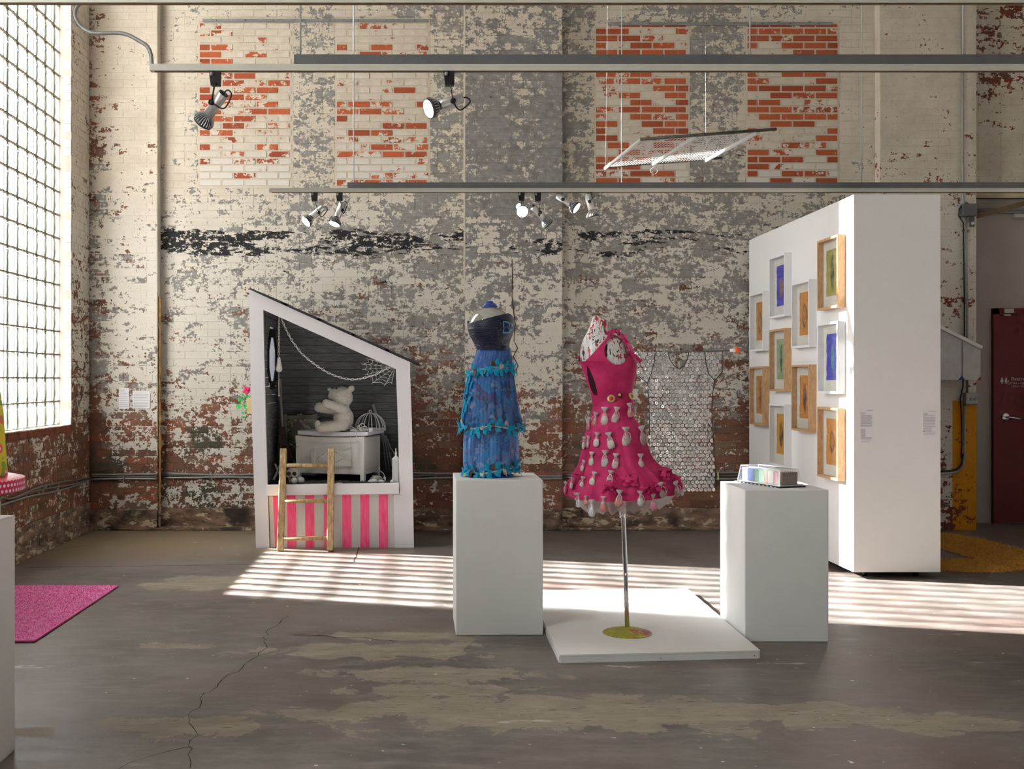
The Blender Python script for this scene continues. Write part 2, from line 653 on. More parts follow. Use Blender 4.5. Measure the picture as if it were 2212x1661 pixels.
M_lightwall = plain('drywall_paint', (172, 163, 154), 0.75, 0, 0.03, 2.5, 0.3)
M_rust = plain('flaking_ochre_render', (176, 136, 84), 0.8, 0, 0.22, 18, 0.3, 0.4)
M_side = plain('pilaster_return_paint', (206, 190, 160), 0.8, 0, 0.12, 9, 0.3, 0.3)

gb = NT('stained_base_render')
_p = gb.pos()
_n = gb.step(gb.noise(gb.scale(_p, (1, 1, 2.4)), 5, 8, 0.7), 0.38, 0.62)
_c = gb.mix(_n, c8(84, 70, 58), c8(150, 122, 104))
_c = gb.mix(gb.step(gb.noise(gb.scale(_p, (1, 1, 2), (4, 4, 4)), 7, 8, 0.75), 0.55, 0.57), _c, c8(196, 180, 156))
_c = gb.mix(gb.math('MULTIPLY', gb.step(gb.noise(_p, 2.0, 4, 0.6), 0.56, 0.62), 0.8), _c, c8(48, 44, 40))
gb.bump(gb.noise(_p, 22, 2, 0.7), 0.5, 0.01)
M_base = gb.base(_c, 0.85, 0, 0.25)


# floor: worn, sealed concrete with bare tan patches where the coating has lifted
def floor_mat():
    g = NT('worn_concrete_floor')
    p = g.pos()
    s = g.xyz(p)
    n1 = g.noise(p, 1.1, 5, 0.62)
    n2 = g.noise(g.scale(p, (0.7, 2.2, 1)), 5.5, 6, 0.7)
    n3 = g.noise(p, 38, 3, 0.65)
    c = g.mix(g.step(n1, 0.35, 0.68), c8(80, 73, 69), c8(116, 109, 104))
    c = g.mix(g.math('MULTIPLY', g.step(n2, 0.45, 0.68), 0.7), c, c8(138, 130, 124))
    c = g.mix(g.math('MULTIPLY', g.step(g.noise(p, 0.8, 1, 0.5), 0.5, 0.66), 0.4), c, c8(116, 90, 82))
    c = g.mix(g.math('MULTIPLY', g.step(n3, 0.55, 0.75), 0.35), c, c8(70, 63, 58))
    # where the far end is dusty and browner
    c = g.mix(g.math('MULTIPLY', g.step(s[1], 7.9, 8.9), g.step(s[0], -0.6, -2.0)), c, g.mix(n2, c8(112, 98, 78), c8(148, 132, 108)))
    # lifted patches: union of ellipses with ragged edges
    spots = [(-1.02, 4.25, 0.30, 0.14), (-0.48, 4.43, 0.22, 0.07), (-1.60, 4.18, 0.2, 0.07), (0.2, 4.45, 0.62, 0.26), (0.95, 4.42, 0.62, 0.24),
             (1.55, 4.40, 0.42, 0.17), (2.05, 4.30, 0.32, 0.13), (0.05, 5.02, 0.55, 0.14), (-0.25, 5.45, 0.62, 0.17), (0.05, 4.75, 0.4, 0.1),
             (-0.10, 5.75, 0.5, 0.1), (-1.55, 7.25, 0.35, 0.28), (-1.3, 5.55, 0.2, 0.06)]
    acc = None
    for (x, y, rx, ry) in spots:
        dx = g.math('DIVIDE', g.math('SUBTRACT', s[0], x), rx)
        dy = g.math('DIVIDE', g.math('SUBTRACT', s[1], y), ry)
        d = g.math('SQRT', g.math('ADD', g.math('MULTIPLY', dx, dx), g.math('MULTIPLY', dy, dy)))
        acc = d if acc is None else g.math('MINIMUM', acc, d)
    rag = g.noise(p, 4.5, 6, 0.68, 0.3)
    v = g.math('SUBTRACT', g.math('MULTIPLY', rag, 3.4), g.math('ADD', acc, 0.4))
    pm = g.step(v, 0.33, 0.36)
    pc = g.mix(g.step(n2, 0.35, 0.65), c8(124, 115, 102), c8(156, 145, 130))
    pc = g.mix(g.step(g.noise(g.scale(p, (0.4, 2.0, 1)), 26, 3, 0.7), 0.6, 0.66), pc, c8(92, 82, 70))
    c = g.mix(pm, c, pc)
    # chalky scuffs and paint drips
    sc = g.step(g.noise(g.scale(p, (0.5, 1.8, 1), (7, 2, 0)), 3.4, 5, 0.72), 0.655, 0.70)
    c = g.mix(g.math('MULTIPLY', sc, 0.6), c, c8(206, 200, 192))
    fl = g.step(g.noise(p, 26, 2, 0.5), 0.735, 0.75)
    c = g.mix(fl, c, c8(205, 198, 186))
    ro = g.math('ADD', 0.30, g.math('MULTIPLY', n2, 0.35))
    ro = g.math('ADD', ro, g.math('MULTIPLY', pm, 0.12))
    g.bump(n3, 0.2, 0.003)
    return g.base(c, ro, 0, 0.45)


M_floor = floor_mat()
M_crack = plain('crack_shadow', (46, 40, 35), 0.95, 0, 0.1, 40, 0.1)

# ------------------------------------------------------------------ the shell of the room
XR, YR, ZC = 7.6, -8.5, 6.6
YB = 10.30           # recessed wall with the door


def structure(o):
    o['kind'] = 'structure'
    return o


floor = MB()
floor.add([(XL - 0.35, YR, 0), (XR, YR, 0), (XR, 10.6, 0), (XL - 0.35, 10.6, 0)], [(0, 1, 2, 3)])
floor = structure(floor.build('floor', M_floor))


def ribbon(pts, wdt, name):
    m = MB()
    pts = [Vector(p) for p in pts]
    vs = []
    for i, p in enumerate(pts):
        d = (pts[min(i + 1, len(pts) - 1)] - pts[max(i - 1, 0)]).normalized()
        nn = Vector((-d.y, d.x, 0)) * wdt * R.uniform(0.5, 1.3)
        vs += [p + nn + Vector((0, 0, 0.0012)), p - nn + Vector((0, 0, 0.0012))]
    m.add(vs, [(2 * i, 2 * i + 1, 2 * i + 3, 2 * i + 2) for i in range(len(pts) - 1)])
    return m.build(name, M_crack, floor)


def crack(px, wdt=0.004, jag=0.02):
    a = [G(*q) for q in px]
    out = []
    for i in range(len(a) - 1):
        k = max(2, int((a[i + 1] - a[i]).length / 0.05))
        for j in range(k):
            q = a[i].lerp(a[i + 1], j / k)
            out.append(q + Vector((R.uniform(-jag, jag), R.uniform(-jag, jag), 0)))
    out.append(a[-1])
    ribbon(out, wdt, 'crack')


crack([(60, 1226), (300, 1223), (560, 1219), (700, 1216), (765, 1214), (777, 1178)], 0.005, 0.006)
crack([(618, 1332), (575, 1366), (572, 1398), (545, 1425), (486, 1465), (447, 1500), (415, 1545), (418, 1590), (410, 1660)], 0.0016, 0.018)
crack([(640, 1372), (790, 1379), (860, 1386)], 0.003, 0.015)
crack([(250, 1661), (330, 1630), (416, 1612)], 0.0015, 0.012)
crack([(110, 1190), (190, 1178)], 0.004, 0.01)

structure(MB().box(XL - 0.4, XR, YR, 10.7, ZC, ZC + 0.1).build('ceiling', M_plaster))
structure(MB().box(XR, XR + 0.2, YR, 10.7, 0, ZC).build('wall_right', M_plaster))
structure(MB().box(XL - 0.4, XR, YR - 0.2, YR, 0, ZC).build('wall_rear', M_plaster))
gp = MB()
gp.add([(-60, -50, -0.25), (XL - 0.41, -50, -0.25), (XL - 0.41, 60, -0.25), (-60, 60, -0.25)], [(0, 1, 2, 3)])
structure(gp.build('ground_outside', plain('outside_paving', (150, 146, 140), 0.9, 0, 0.08, 1.0)))


# ---- brickwork: every brick has its own edges; the biggest ones in view are objects of their own
BMESH = {}


def brick_rows(u0, u1, z0, z1, L, H, gap, holes=(), headers=6, phase=0, minw=0.03):
    out = []
    row = 0
    z = z0
    while z < z1 - 0.012:
        zt = min(z + H, z1)
        hd = headers and (row % headers == headers - 1)
        l = L / 2 if hd else L
        off = (0.5 * l if (row + phase) % 2 else 0.0) + (0.25 * L if hd else 0)
        u = u0 - off
        while u < u1:
            a, b = max(u, u0), min(u + l, u1)
            segs = [(a, b)]
            for (h0, h1, k0, k1) in holes:
                if zt > k0 + 0.01 and z < k1 - 0.01:
                    ns = []
                    for (s0, s1) in segs:
                        if s1 <= h0 or s0 >= h1:
                            ns.append((s0, s1))
                        else:
                            if s0 < h0:
                                ns.append((s0, h0))
                            if s1 > h1:
                                ns.append((h1, s1))
                    segs = ns
            for (s0, s1) in segs:
                if s1 - s0 > minw:
                    out.append(((s0 + s1) / 2, (z + zt) / 2, s1 - s0 - gap, zt - z - gap))
            u += l
        z += H
        row += 1
    return out


def brick_verts(w2, h2, d, iv):
    v = [(-w2, 0, -h2), (w2, 0, -h2), (w2, 0, h2), (-w2, 0, h2),
         (-w2 + iv, -d, -h2 + iv), (w2 - iv, -d, -h2 + iv), (w2 - iv, -d, h2 - iv), (-w2 + iv, -d, h2 - iv)]
    f = [(4, 5, 6, 7), (0, 1, 5, 4), (1, 2, 6, 5), (2, 3, 7, 6), (3, 0, 4, 7), (3, 2, 1, 0)]
    return v, f


def lay(parent, bricks, mat, plane, to_world, rotz, relief=0.004, single=300, seen=None, inset=0.003, wob=0.0012):
    """single: how many become brick objects of their own, nearest to the camera first; the rest is one part"""
    rr = random.Random(hash(parent.name) % 1000 + 5)
    order = []
    for b in bricks:
        p = to_world(b[0], b[1])
        order.append((0 if (seen is None or seen(p)) else 1, (p - cam.location).length, b, p))
    order.sort(key=lambda q: (q[0], q[1]))
    ones = [q for q in order if q[0] == 0][:single]
    ids = set(id(q) for q in ones)
    rest = [q for q in order if id(q) not in ids]
    for _, _, (u, z, w_, h_), p in ones:
        key = (round(w_, 2), round(h_, 3), mat.name, round(relief, 4))
        if key not in BMESH:
            v, f = brick_verts(key[0] / 2 if abs(key[0] - w_) < 0.004 else w_ / 2, h_ / 2, relief + 0.012, inset)
            m = MB()
            m.add([(a, b + 0.012, c) for a, b, c in v], f)
            BMESH[key] = m.mesh('brick', mat)
        n = Vector((math.sin(rotz), -math.cos(rotz), 0))
        inst('brick', BMESH[key], parent, p + n * rr.uniform(-wob, wob), (0, 0, rotz))
    if rest:
        m = MB()
        at = []
        ca, sa = math.cos(rotz), math.sin(rotz)
        for _, _, (u, z, w_, h_), p in rest:
            v, f = brick_verts(w_ / 2, h_ / 2, relief, inset)
            dn = rr.uniform(-wob, wob)
            m.add([(p.x + a * ca - (b + dn) * sa, p.y + a * sa + (b + dn) * ca, p.z + c) for a, b, c in v], f[:5])
            at += [rr.random()] * 5
        o = m.build('brickwork', mat, parent)
        o['kind'] = 'stuff'
        t = o.data.attributes.new('piece', 'FLOAT', 'FACE')
        t.data.foreach_set('value', at)


def in_view(p, mx=6):
    x = VX + p.x * F / p.y
    y = VY + (EYE - p.z) * F / p.y
    if not (-mx < x < 2212 + mx and -mx < y < 1661):
        return False
    if 545 < x < 890 and y > 690:      # behind the play house
        return False
    if 985 < x < 1172 and y > 1030:
        return False
    if 1250 < x < 1540 and 760 < y < 1050:
        return False
    if 1625 < x < 2030 and y > 425 + (1843 - x if x < 1843 else 0) * 0.44:
        return False
    return True


K = YW / F
pan = {}


def px_u(x, Y):
    return (x - VX) * Y / F


def px_z(y, Y):
    return EYE - (y - VY) * Y / F


PANELS = [('window_2', 428, 633, 40, 404, M_in_l), ('window_3', 724, 929, 40, 404, M_in_l),
          ('window_4', 1284, 1490, 50, 400, M_in_r), ('window_5', 1611, 1813, 50, 400, M_in_r)]
holes = []
for nm, x0, x1, y0, y1, mt in PANELS:
    holes.append((px_u(x0, YW), px_u(x1, YW), px_z(y1, YW), px_z(y0, YW)))

# main wall between and behind the pilasters
wb = MB().box(XL - 0.4, px_u(2109, YP) - 0.06, YW, YW + 0.3, 0, ZC)
wb = structure(wb.build('wall_back', M_main_joint))
X_PL, X_PC0, X_PC1, X_PR0, X_PR1 = px_u(340, YP), px_u(1005, YP), px_u(1215, YP), px_u(1901, YP), px_u(2109, YP)
bh = list(holes) + [(XL - 1, X_PL, -1, 9), (X_PC0, X_PC1, -1, 9), (X_PR0, 9, -1, 9)]
lay(wb, brick_rows(XL, X_PR0, 0.19, 5.04, 0.214, 0.0692, 0.005, bh), M_main, None,
    lambda u, z: Vector((u, YW, z)), 0.0, 0.0026, 300, in_view)

for (nm, x0, x1, y0, y1, mt), (u0, u1, z0, z1) in zip(PANELS, holes):
    o = structure(MB().box(u0, u1, YW - 0.002, YW + 0.02, z0, z1).build(nm, M_in_joint))
    lay(o, brick_rows(u0 + 0.008, u1 - 0.008, z0 + 0.006, z1 - 0.004, 0.2125, 0.0663, 0.011, (), 0), mt, None,
        lambda u, z: Vector((u, YW - 0.002, z)), 0.0, 0.005, 300, in_view)

# pilasters
for nm, u0, u1, mt in (('trim_1', XL, X_PL, M_pil_l), ('trim_2', X_PC0, X_PC1, M_pil_c), ('trim_3', X_PR0, X_PR1, M_pil_r)):
    o = structure(MB().box(u0, u1, YP, YW + 0.29, 0, ZC).build(nm, mt))
    if nm == 'trim_3':
        MB().box(u1 - 0.05, u1, YW + 0.1, YB + 0.2, 0, ZC).build('pier_return', M_side, o)
    lay(o, brick_rows(u0, u1, 0.19 if nm != 'trim_3' else 0.0, 5.0, 0.2135, 0.0692, 0.005, (), 6, 1), mt, None,
        lambda u, z: Vector((u, YP, z)), 0.0, 0.0026, 300, in_view)

# weathered strip on the corner pilaster's return, and the thin white bead along the centre pilaster
rs = MB()
pts = []
for i in range(40):
    z = 0.2 + i * 0.05
    pts.append((X_PL + 0.008 + R.uniform(0, 0.008), YP + 0.03, z))
rs.tube(pts, [0.012 + R.uniform(-0.004, 0.006) for _ in pts], 6)
rs.build('weathered_render', M_rust, bpy.data.objects['trim_1'])
MB().box(X_PC0 - 0.012, X_PC0, YP + 0.004, YW, px_z(640, YP), 5.2).build('corner_bead', M_in_joint, bpy.data.objects['trim_2'])
# the crack that runs down the centre pilaster in steps
ck = MB()
px = [(1106, 560), (1107, 600), (1106, 640), (1109, 668), (1113, 700), (1110, 735), (1118, 752), (1109, 770), (1119, 790), (1108, 815), (1114, 850), (1109, 890), (1113, 930), (1108, 1000)]
pp = [P(x, y, YP - 0.0065) for x, y in px]
vs = []
for i, p in enumerate(pp):
    wd = R.uniform(0.0015, 0.0055)
    vs += [p + Vector((-wd, 0, 0)), p + Vector((wd, 0, 0))]
ck.add(vs, [(2 * i, 2 * i + 1, 2 * i + 3, 2 * i + 2) for i in range(len(pp) - 1)])
ck.build('crack', plain('rusty_crack', (74, 56, 42), 0.95, 0, 0.3, 30, 0.1), bpy.data.objects['trim_2'])

# rendered base course along the foot of the walls
bb = MB().box(X_PL, X_PC0, YW - 0.012, YW + 0.05, 0, 0.19).box(X_PC1, X_PR0, YW - 0.012, YW + 0.05, 0, 0.19)
bb.box(XL, X_PL, YP - 0.012, YP + 0.05, 0, 0.19).box(X_PC0, X_PC1, YP - 0.012, YP + 0.05, 0, 0.19)
bb.box(XL, X_PR0, YP - 0.03, YW + 0.02, 0, 0.022)
structure(bb.build('baseboard_back', M_base, bevel=0.006))
structure(MB().box(XL, XL + 0.012, 4.2, YP, 0, 0.26).box(XL, XL + 0.045, 4.2, YP, 0, 0.06).build('baseboard_left', M_base, bevel=0.006))

# the recessed wall with the rest-room door
wr = structure(MB().box(X_PR1 - 0.2, XR, YB, YB + 0.2, 0, ZC).build('wall_recess', M_lightwall))
zsp = px_z(430, YB)
ub = MB().box(X_PR1 - 0.2, XR, YB - 0.05, YB + 0.02, zsp, ZC).build('upper_wall', M_recess, wr)
lay(wr, brick_rows(X_PR1 + 0.02, 6.1, zsp + 0.13, 5.15, 0.2135, 0.0692, 0.007, (), 6), M_recess, None,
    lambda u, z: Vector((u, YB - 0.05, z)), 0.0, 0.003, 60, in_view)
MB().box(X_PR1 - 0.1, XR, YB - 0.06, YB, zsp, zsp + 0.11).build('lintel', M_side, wr, bevel=0.004)

# the left wall: pieces round the glass-block window and round the windows nearer the camera
lw = MB()
edges = sorted([(WIN_Y0, WIN_Y1, SILL, WIN_TOP)] + SIDE_WINDOWS)
prev = YR
for (a, b, zb, zt) in edges:
    lw.box(XL - 0.3, XL, prev, a, 0, ZC)
    lw.box(XL - 0.3, XL, a, b, 0, zb)
    lw.box(XL - 0.3, XL, a, b, zt, ZC)
    prev = b
lw.box(XL - 0.3, XL, prev, YW + 0.2, 0, ZC)
lw = structure(lw.build('wall_left', M_left))
lb = brick_rows(6.3, YP, 0.26, SILL - 0.066, 0.2135, 0.0692, 0.007, (), 6)
lb += brick_rows(WIN_Y1, YP, SILL - 0.066, 5.05, 0.2135, 0.0692, 0.007, (), 6, 1)
lay(lw, lb, M_left, None, lambda u, z: Vector((XL, u, z)), math.pi / 2, 0.0035, 300,
    lambda p: p.y > 7.4 and in_view(p))
# brick sill and the toothed white brick ends along the jamb
M_white_old = plain('old_white_gloss', (232, 228, 220), 0.6, 0, 0.06, 20, 0.4, 0.3)
M_sillbrick = plain('sill_brick', (128, 74, 56), 0.85, 0, 0.25, 16, 0.2, 0.4)
y = WIN_Y0
while y < WIN_Y1 - 0.02:
    MB().box(XL - 0.09, XL + 0.006, y + 0.003, min(y + 0.2, WIN_Y1) - 0.003, SILL - 0.062, SILL - 0.002).build('sill_brick', M_sillbrick, lw, bevel=0.004)
    y += 0.2
z = SILL
k = 0
while z < 5.1:
    d = 0.004 + 0.012 * R.random()
    MB().box(XL - 0.062 + R.uniform(-0.006, 0.006), XL - 0.001, WIN_Y1 - d, WIN_Y1 + 0.03, z + 0.003, z + 0.066).build('jamb_brick', M_white_old, lw, bevel=0.005)
    z += 0.0692
    k += 1

# ------------------------------------------------------------------ glass-block window
gbk = NT('glass_block')
o3 = gbk.xyz(gbk.obj())
nz = gbk.noise(gbk.scale(gbk.obj(), (1, 1, 0.3)), 30, 3, 0.6)
bnd = gbk.step(gbk.math('ABSOLUTE', gbk.math('ADD', o3[1], 0.034)), 0.016, 0.036)  # dark band and rims painted into the glass to imitate refraction
edg = gbk.step(gbk.math('ABSOLUTE', o3[1]), 0.0975, 0.084)
edz = gbk.step(gbk.math('ABSOLUTE', o3[2]), 0.0975, 0.088)
f = gbk.math('MULTIPLY', gbk.math('MULTIPLY', bnd, edg), edz)
f = gbk.math('ADD', f, gbk.math('MULTIPLY', gbk.math('SUBTRACT', nz, 0.5), 0.5), clamp=True)
tlc = gbk.mix(f, c8(64, 68, 60), c8(250, 250, 250))
tl = gbk.n('ShaderNodeBsdfTranslucent')
gbk.set(tl.inputs[0], tlc)
tr = gbk.n('ShaderNodeBsdfTransparent')
gbk.set(tr.inputs[0], gbk.mix(f, c8(70, 74, 67), c8(252, 252, 252)))
gl = gbk.n('ShaderNodeBsdfGlossy')
gl.inputs['Roughness'].default_value = 0.15
m1 = gbk.n('ShaderNodeMixShader')
m1.inputs[0].default_value = 0.92
gbk.t.links.new(tl.outputs[0], m1.inputs[1])
gbk.t.links.new(tr.outputs[0], m1.inputs[2])
m2 = gbk.n('ShaderNodeMixShader')
m2.inputs[0].default_value = 0.05
gbk.t.links.new(m1.outputs[0], m2.inputs[1])
gbk.t.links.new(gl.outputs[0], m2.inputs[2])
M_glass = gbk.surf(m2.outputs[0])
M_mortar = plain('block_mortar', (128, 120, 102), 0.9, 0, 0.12, 40, 0.2)
M_mortar_v = plain('block_mortar_pale', (226, 226, 216), 0.9, 0, 0.05, 40, 0.2)

win = bpy.data.objects.new('window_1', None)
link(win)
win.location = (XG, WIN_Y0, SILL)
BASE['window_1'] = Vector((XG, WIN_Y0, SILL))
structure(win)
bm = MB()
hh, dd = 0.0975, 0.045
vs = []
# pillow-faced hollow block: two domed faces and the rim
nq = 4
for sgn in (1, -1):
    for i in range(nq + 1):
        for j in range(nq + 1):
            a, b = -hh + 2 * hh * i / nq, -hh + 2 * hh * j / nq
            ed = (i in (0, nq)) or (j in (0, nq))
            vs.append((sgn * (dd - (0.008 if ed else 0.0)), a, b))
fs = []
st = (nq + 1) ** 2
for s_ in (0, 1):
    for i in range(nq):
        for j in range(nq):
            q = [s_ * st + i * (nq + 1) + j, s_ * st + (i + 1) * (nq + 1) + j, s_ * st + (i + 1) * (nq + 1) + j + 1, s_ * st + i * (nq + 1) + j + 1]
            fs.append(tuple(q if s_ == 0 else q[::-1]))
bm.add(vs, fs)
me_block = bm.mesh('glass_block', M_glass)
NC, NR = 10, 25
for i in range(NC):
    for j in range(NR):
        yc = WIN_Y1 - 0.203 * (i + 0.5)
        zc = SILL + 0.005 + 0.203 * (j + 0.5)
        inst('glass_block', me_block, win, (XG - 0.045, yc, zc))
for j in range(NR + 1):
    zc = SILL + 0.005 + 0.203 * j
    MB().box(XG - 0.03, XG + 0.002, WIN_Y0, WIN_Y1, zc - 0.004, zc + 0.004).build('mortar_bed', M_mortar, win)
for i in range(NC + 1):
    yc = WIN_Y1 - 0.203 * i
    MB().box(XG - 0.03, XG - 0.005, yc - 0.004, yc + 0.004, SILL, WIN_TOP).build('mortar_joint', M_mortar_v, win)
MB().box(XL - 0.3, XL - 0.0, WIN_Y1 - 0.006, WIN_Y1 + 0.004, SILL, WIN_TOP).build('jamb', M_lightwall, win)
MB().box(XG - 0.08, XL - 0.01, WIN_Y0, WIN_Y1, SILL - 0.004, SILL + 0.004).build('sill', M_white_old, win)

M_frame_dark = plain('steel_sash', (60, 62, 60), 0.5, 0.3)
M_pane = clear('window_pane', (0.96, 0.98, 0.97), 0.95, 0.8, 0.05)
for k, (a, b, zb, zt) in enumerate(SIDE_WINDOWS):
    o = bpy.data.objects.new('window_%d' % (6 + k), None)
    link(o)
    o.location = (XG, a, zb)
    BASE[o.name] = Vector((XG, a, zb))
    structure(o)
    m = MB()
    n = max(3, int((b - a) / 0.6))
    for i in range(n + 1):
        yy = a + (b - a) * i / n
        m.box(XG - 0.03, XG, yy - 0.015, yy + 0.015, zb, zt)
    for i in range(9):
        zz = zb + (zt - zb) * i / 8
        m.box(XG - 0.03, XG, a, b, zz - 0.015, zz + 0.015)
    m.build('sash', M_frame_dark, o)
    MB().box(XG - 0.018, XG - 0.014, a, b, zb, zt).build('pane', M_pane, o)
#--PART2--
# ------------------------------------------------------------------ materials of the things
M_white = plain('matt_white_paint', (236, 235, 233), 0.55, 0, 0.015, 5, 0.35)
M_wall_white = plain('white_panel_paint', (238, 237, 235), 0.6, 0, 0.012, 2, 0.3)
M_black = plain('black_plastic', (24, 24, 26), 0.45, 0, 0.05)
M_alu = plain('brushed_aluminium', (206, 206, 206), 0.35, 0.55, 0.05, 60)
M_alu_dark = plain('ribbed_cast_aluminium', (74, 76, 80), 0.45, 0.3, 0.08, 40)
M_fin = plain('bright_fin', (190, 192, 195), 0.4, 0.3, 0.05)
M_track = plain('track_putty_enamel', (196, 194, 184), 0.45, 0.1, 0.03)
M_strut = plain('strut_grey_enamel', (100, 102, 104), 0.5, 0.2, 0.05)
M_cable = plain('black_cable', (22, 22, 22), 0.5, 0, 0.05)
M_galv = plain('galvanised_steel', (150, 150, 150), 0.42, 0.45, 0.10, 30)
M_wire = plain('thin_steel_wire', (188, 190, 190), 0.4, 0.2, 0.03)
M_chrome = plain('chrome', (215, 216, 218), 0.1, 1.0, 0.02)
M_oak = NT('oak_moulding')
_w = M_oak.noise(M_oak.scale(M_oak.pos(), (6, 6, 1.2)), 14, 5, 0.65)
M_oak = M_oak.base(M_oak.mix(M_oak.step(_w, 0.3, 0.7), c8(176, 134, 94), c8(214, 174, 130)), 0.5)
M_paper = plain('white_card', (236, 234, 238), 0.7, 0, 0.01, 30, 0.3)
M_ink = plain('printed_grey_text', (150, 146, 148), 0.8, 0, 0.05)

# ------------------------------------------------------------------ plinths and low platform
def plinth(label, x0, x1, y0, y1, h, rot=0.0):
    cx, cy = (x0 + x1) / 2, (y0 + y1) / 2
    o = MB().box(x0, x1, y0, y1, 0.0, h).build('plinth', M_white, None, bevel=0.005, loc=(cx, cy, 0))
    o.rotation_euler = (0, 0, rot)
    return tag(o, label, 'plinth', 'white display plinths')


plinth('tall white box plinth under the blue dress', 0.134, 0.606, 5.775, 6.235, 0.841, math.radians(0.8))
plinth('white box plinth carrying the tray of coloured bundles', 1.658, 2.10, 5.63, 6.11, 0.803)
plinth('white box plinth cut off by the left edge of the picture', -2.05, -1.552, 3.49, 3.99, 0.879)

pf = thing('platform', 'low white square platform under the pink dress stand', 'platform', (1.13, 6.05, 0))
top = [Vector((0.630, 5.209, 0.03)), Vector((1.637, 5.298, 0.03)), Vector((1.652, 6.872, 0.03)), Vector((0.626, 6.80, 0.03))]
MB().prism(top, (0, 0, 0.012)).build('top_board', M_white, pf, bevel=0.002)
m = MB()
for i in range(4):
    a, b = top[i].copy(), top[(i + 1) % 4].copy()
    cc = sum(top, Vector()) / 4
    a = a + (cc - a).normalized() * 0.012
    b = b + (cc - b).normalized() * 0.012
    a.z = b.z = 0.0149
    m.bar(a, b, 0.018, 0.0298)
m.build('frame_rail', M_white, pf)
for t in (0.03, 0.5, 0.97):
    q = top[0].lerp(top[1], t)
    MB().cyl(q + Vector((0, 0.010, -0.016)), q + Vector((0, 0.001, -0.016)), 0.003, n=8).build('screw', M_black, pf)
m = MB().box(1.42, 1.64, 6.745, 6.752, 0.0421, 0.0424)
m.build('joint_line', M_ink, pf)


# ------------------------------------------------------------------ movable partition with framed pictures
WX0, WX1, WY0, WY1, WZ0, WZ1 = 2.94, 3.546, 7.42, 9.85, 0.045, 2.671
pw = thing('movable_wall', 'tall white free-standing partition hung with framed pictures', 'partition', ((WX0 + WX1) / 2, (WY0 + WY1) / 2, 0))
MB().box(WX0, WX1, WY0, WY1, WZ0, WZ1).build('panel', M_wall_white, pw, bevel=0.003)
for (x, y) in ((WX0 + 0.12, WY0 + 0.12), (WX1 - 0.12, WY0 + 0.12), (WX0 + 0.12, WY1 - 0.15), (WX1 - 0.12, WY1 - 0.15)):
    c = MB().cyl((x - 0.012, y, 0.026), (x + 0.012, y, 0.026), 0.026, n=14).build('caster', M_black, pw, True)
    MB().box(x - 0.03, x + 0.03, y - 0.03, y + 0.03, 0.0435, 0.046).build('caster_plate', M_galv, c)


def picture_mat(name, ground, ground2, fig, fx, fz, rx, rz, bend=0.0, hollow=False):
    g = NT(name)
    o = g.xyz(g.obj())
    p = g.obj()
    n = g.noise(g.scale(p, (1, 1, 1)), 26, 5, 0.7)
    n2 = g.noise(p, 9, 4, 0.65)
    c = g.mix(g.step(n, 0.3, 0.7), c8(*ground), c8(*ground2))
    yy = g.math('ADD', o[1], g.math('MULTIPLY', g.math('MULTIPLY', o[2], o[2]), bend))
    dx = g.math('DIVIDE', g.math('SUBTRACT', g.math('ADD', yy, g.math('MULTIPLY', g.math('SUBTRACT', n2, 0.5), 0.04)), fx), rx)
    dz = g.math('DIVIDE', g.math('SUBTRACT', g.math('ADD', o[2], g.math('MULTIPLY', g.math('SUBTRACT', n, 0.5), 0.04)), fz), rz)
    d = g.math('SQRT', g.math('ADD', g.math('MULTIPLY', dx, dx), g.math('MULTIPLY', dz, dz)))
    body = g.step(d, 1.05, 0.85)
    if hollow:
        body = g.math('MULTIPLY', body, g.math('ADD', 0.35, g.math('MULTIPLY', g.step(d, 0.55, 0.75), 0.65)))
    body = g.math('MULTIPLY', body, g.math('ADD', 0.45, g.math('MULTIPLY', g.step(n2, 0.4, 0.6), 0.55)))
    c = g.mix(body, c, c8(*fig))
    return g.base(c, 0.75, 0, 0.3)


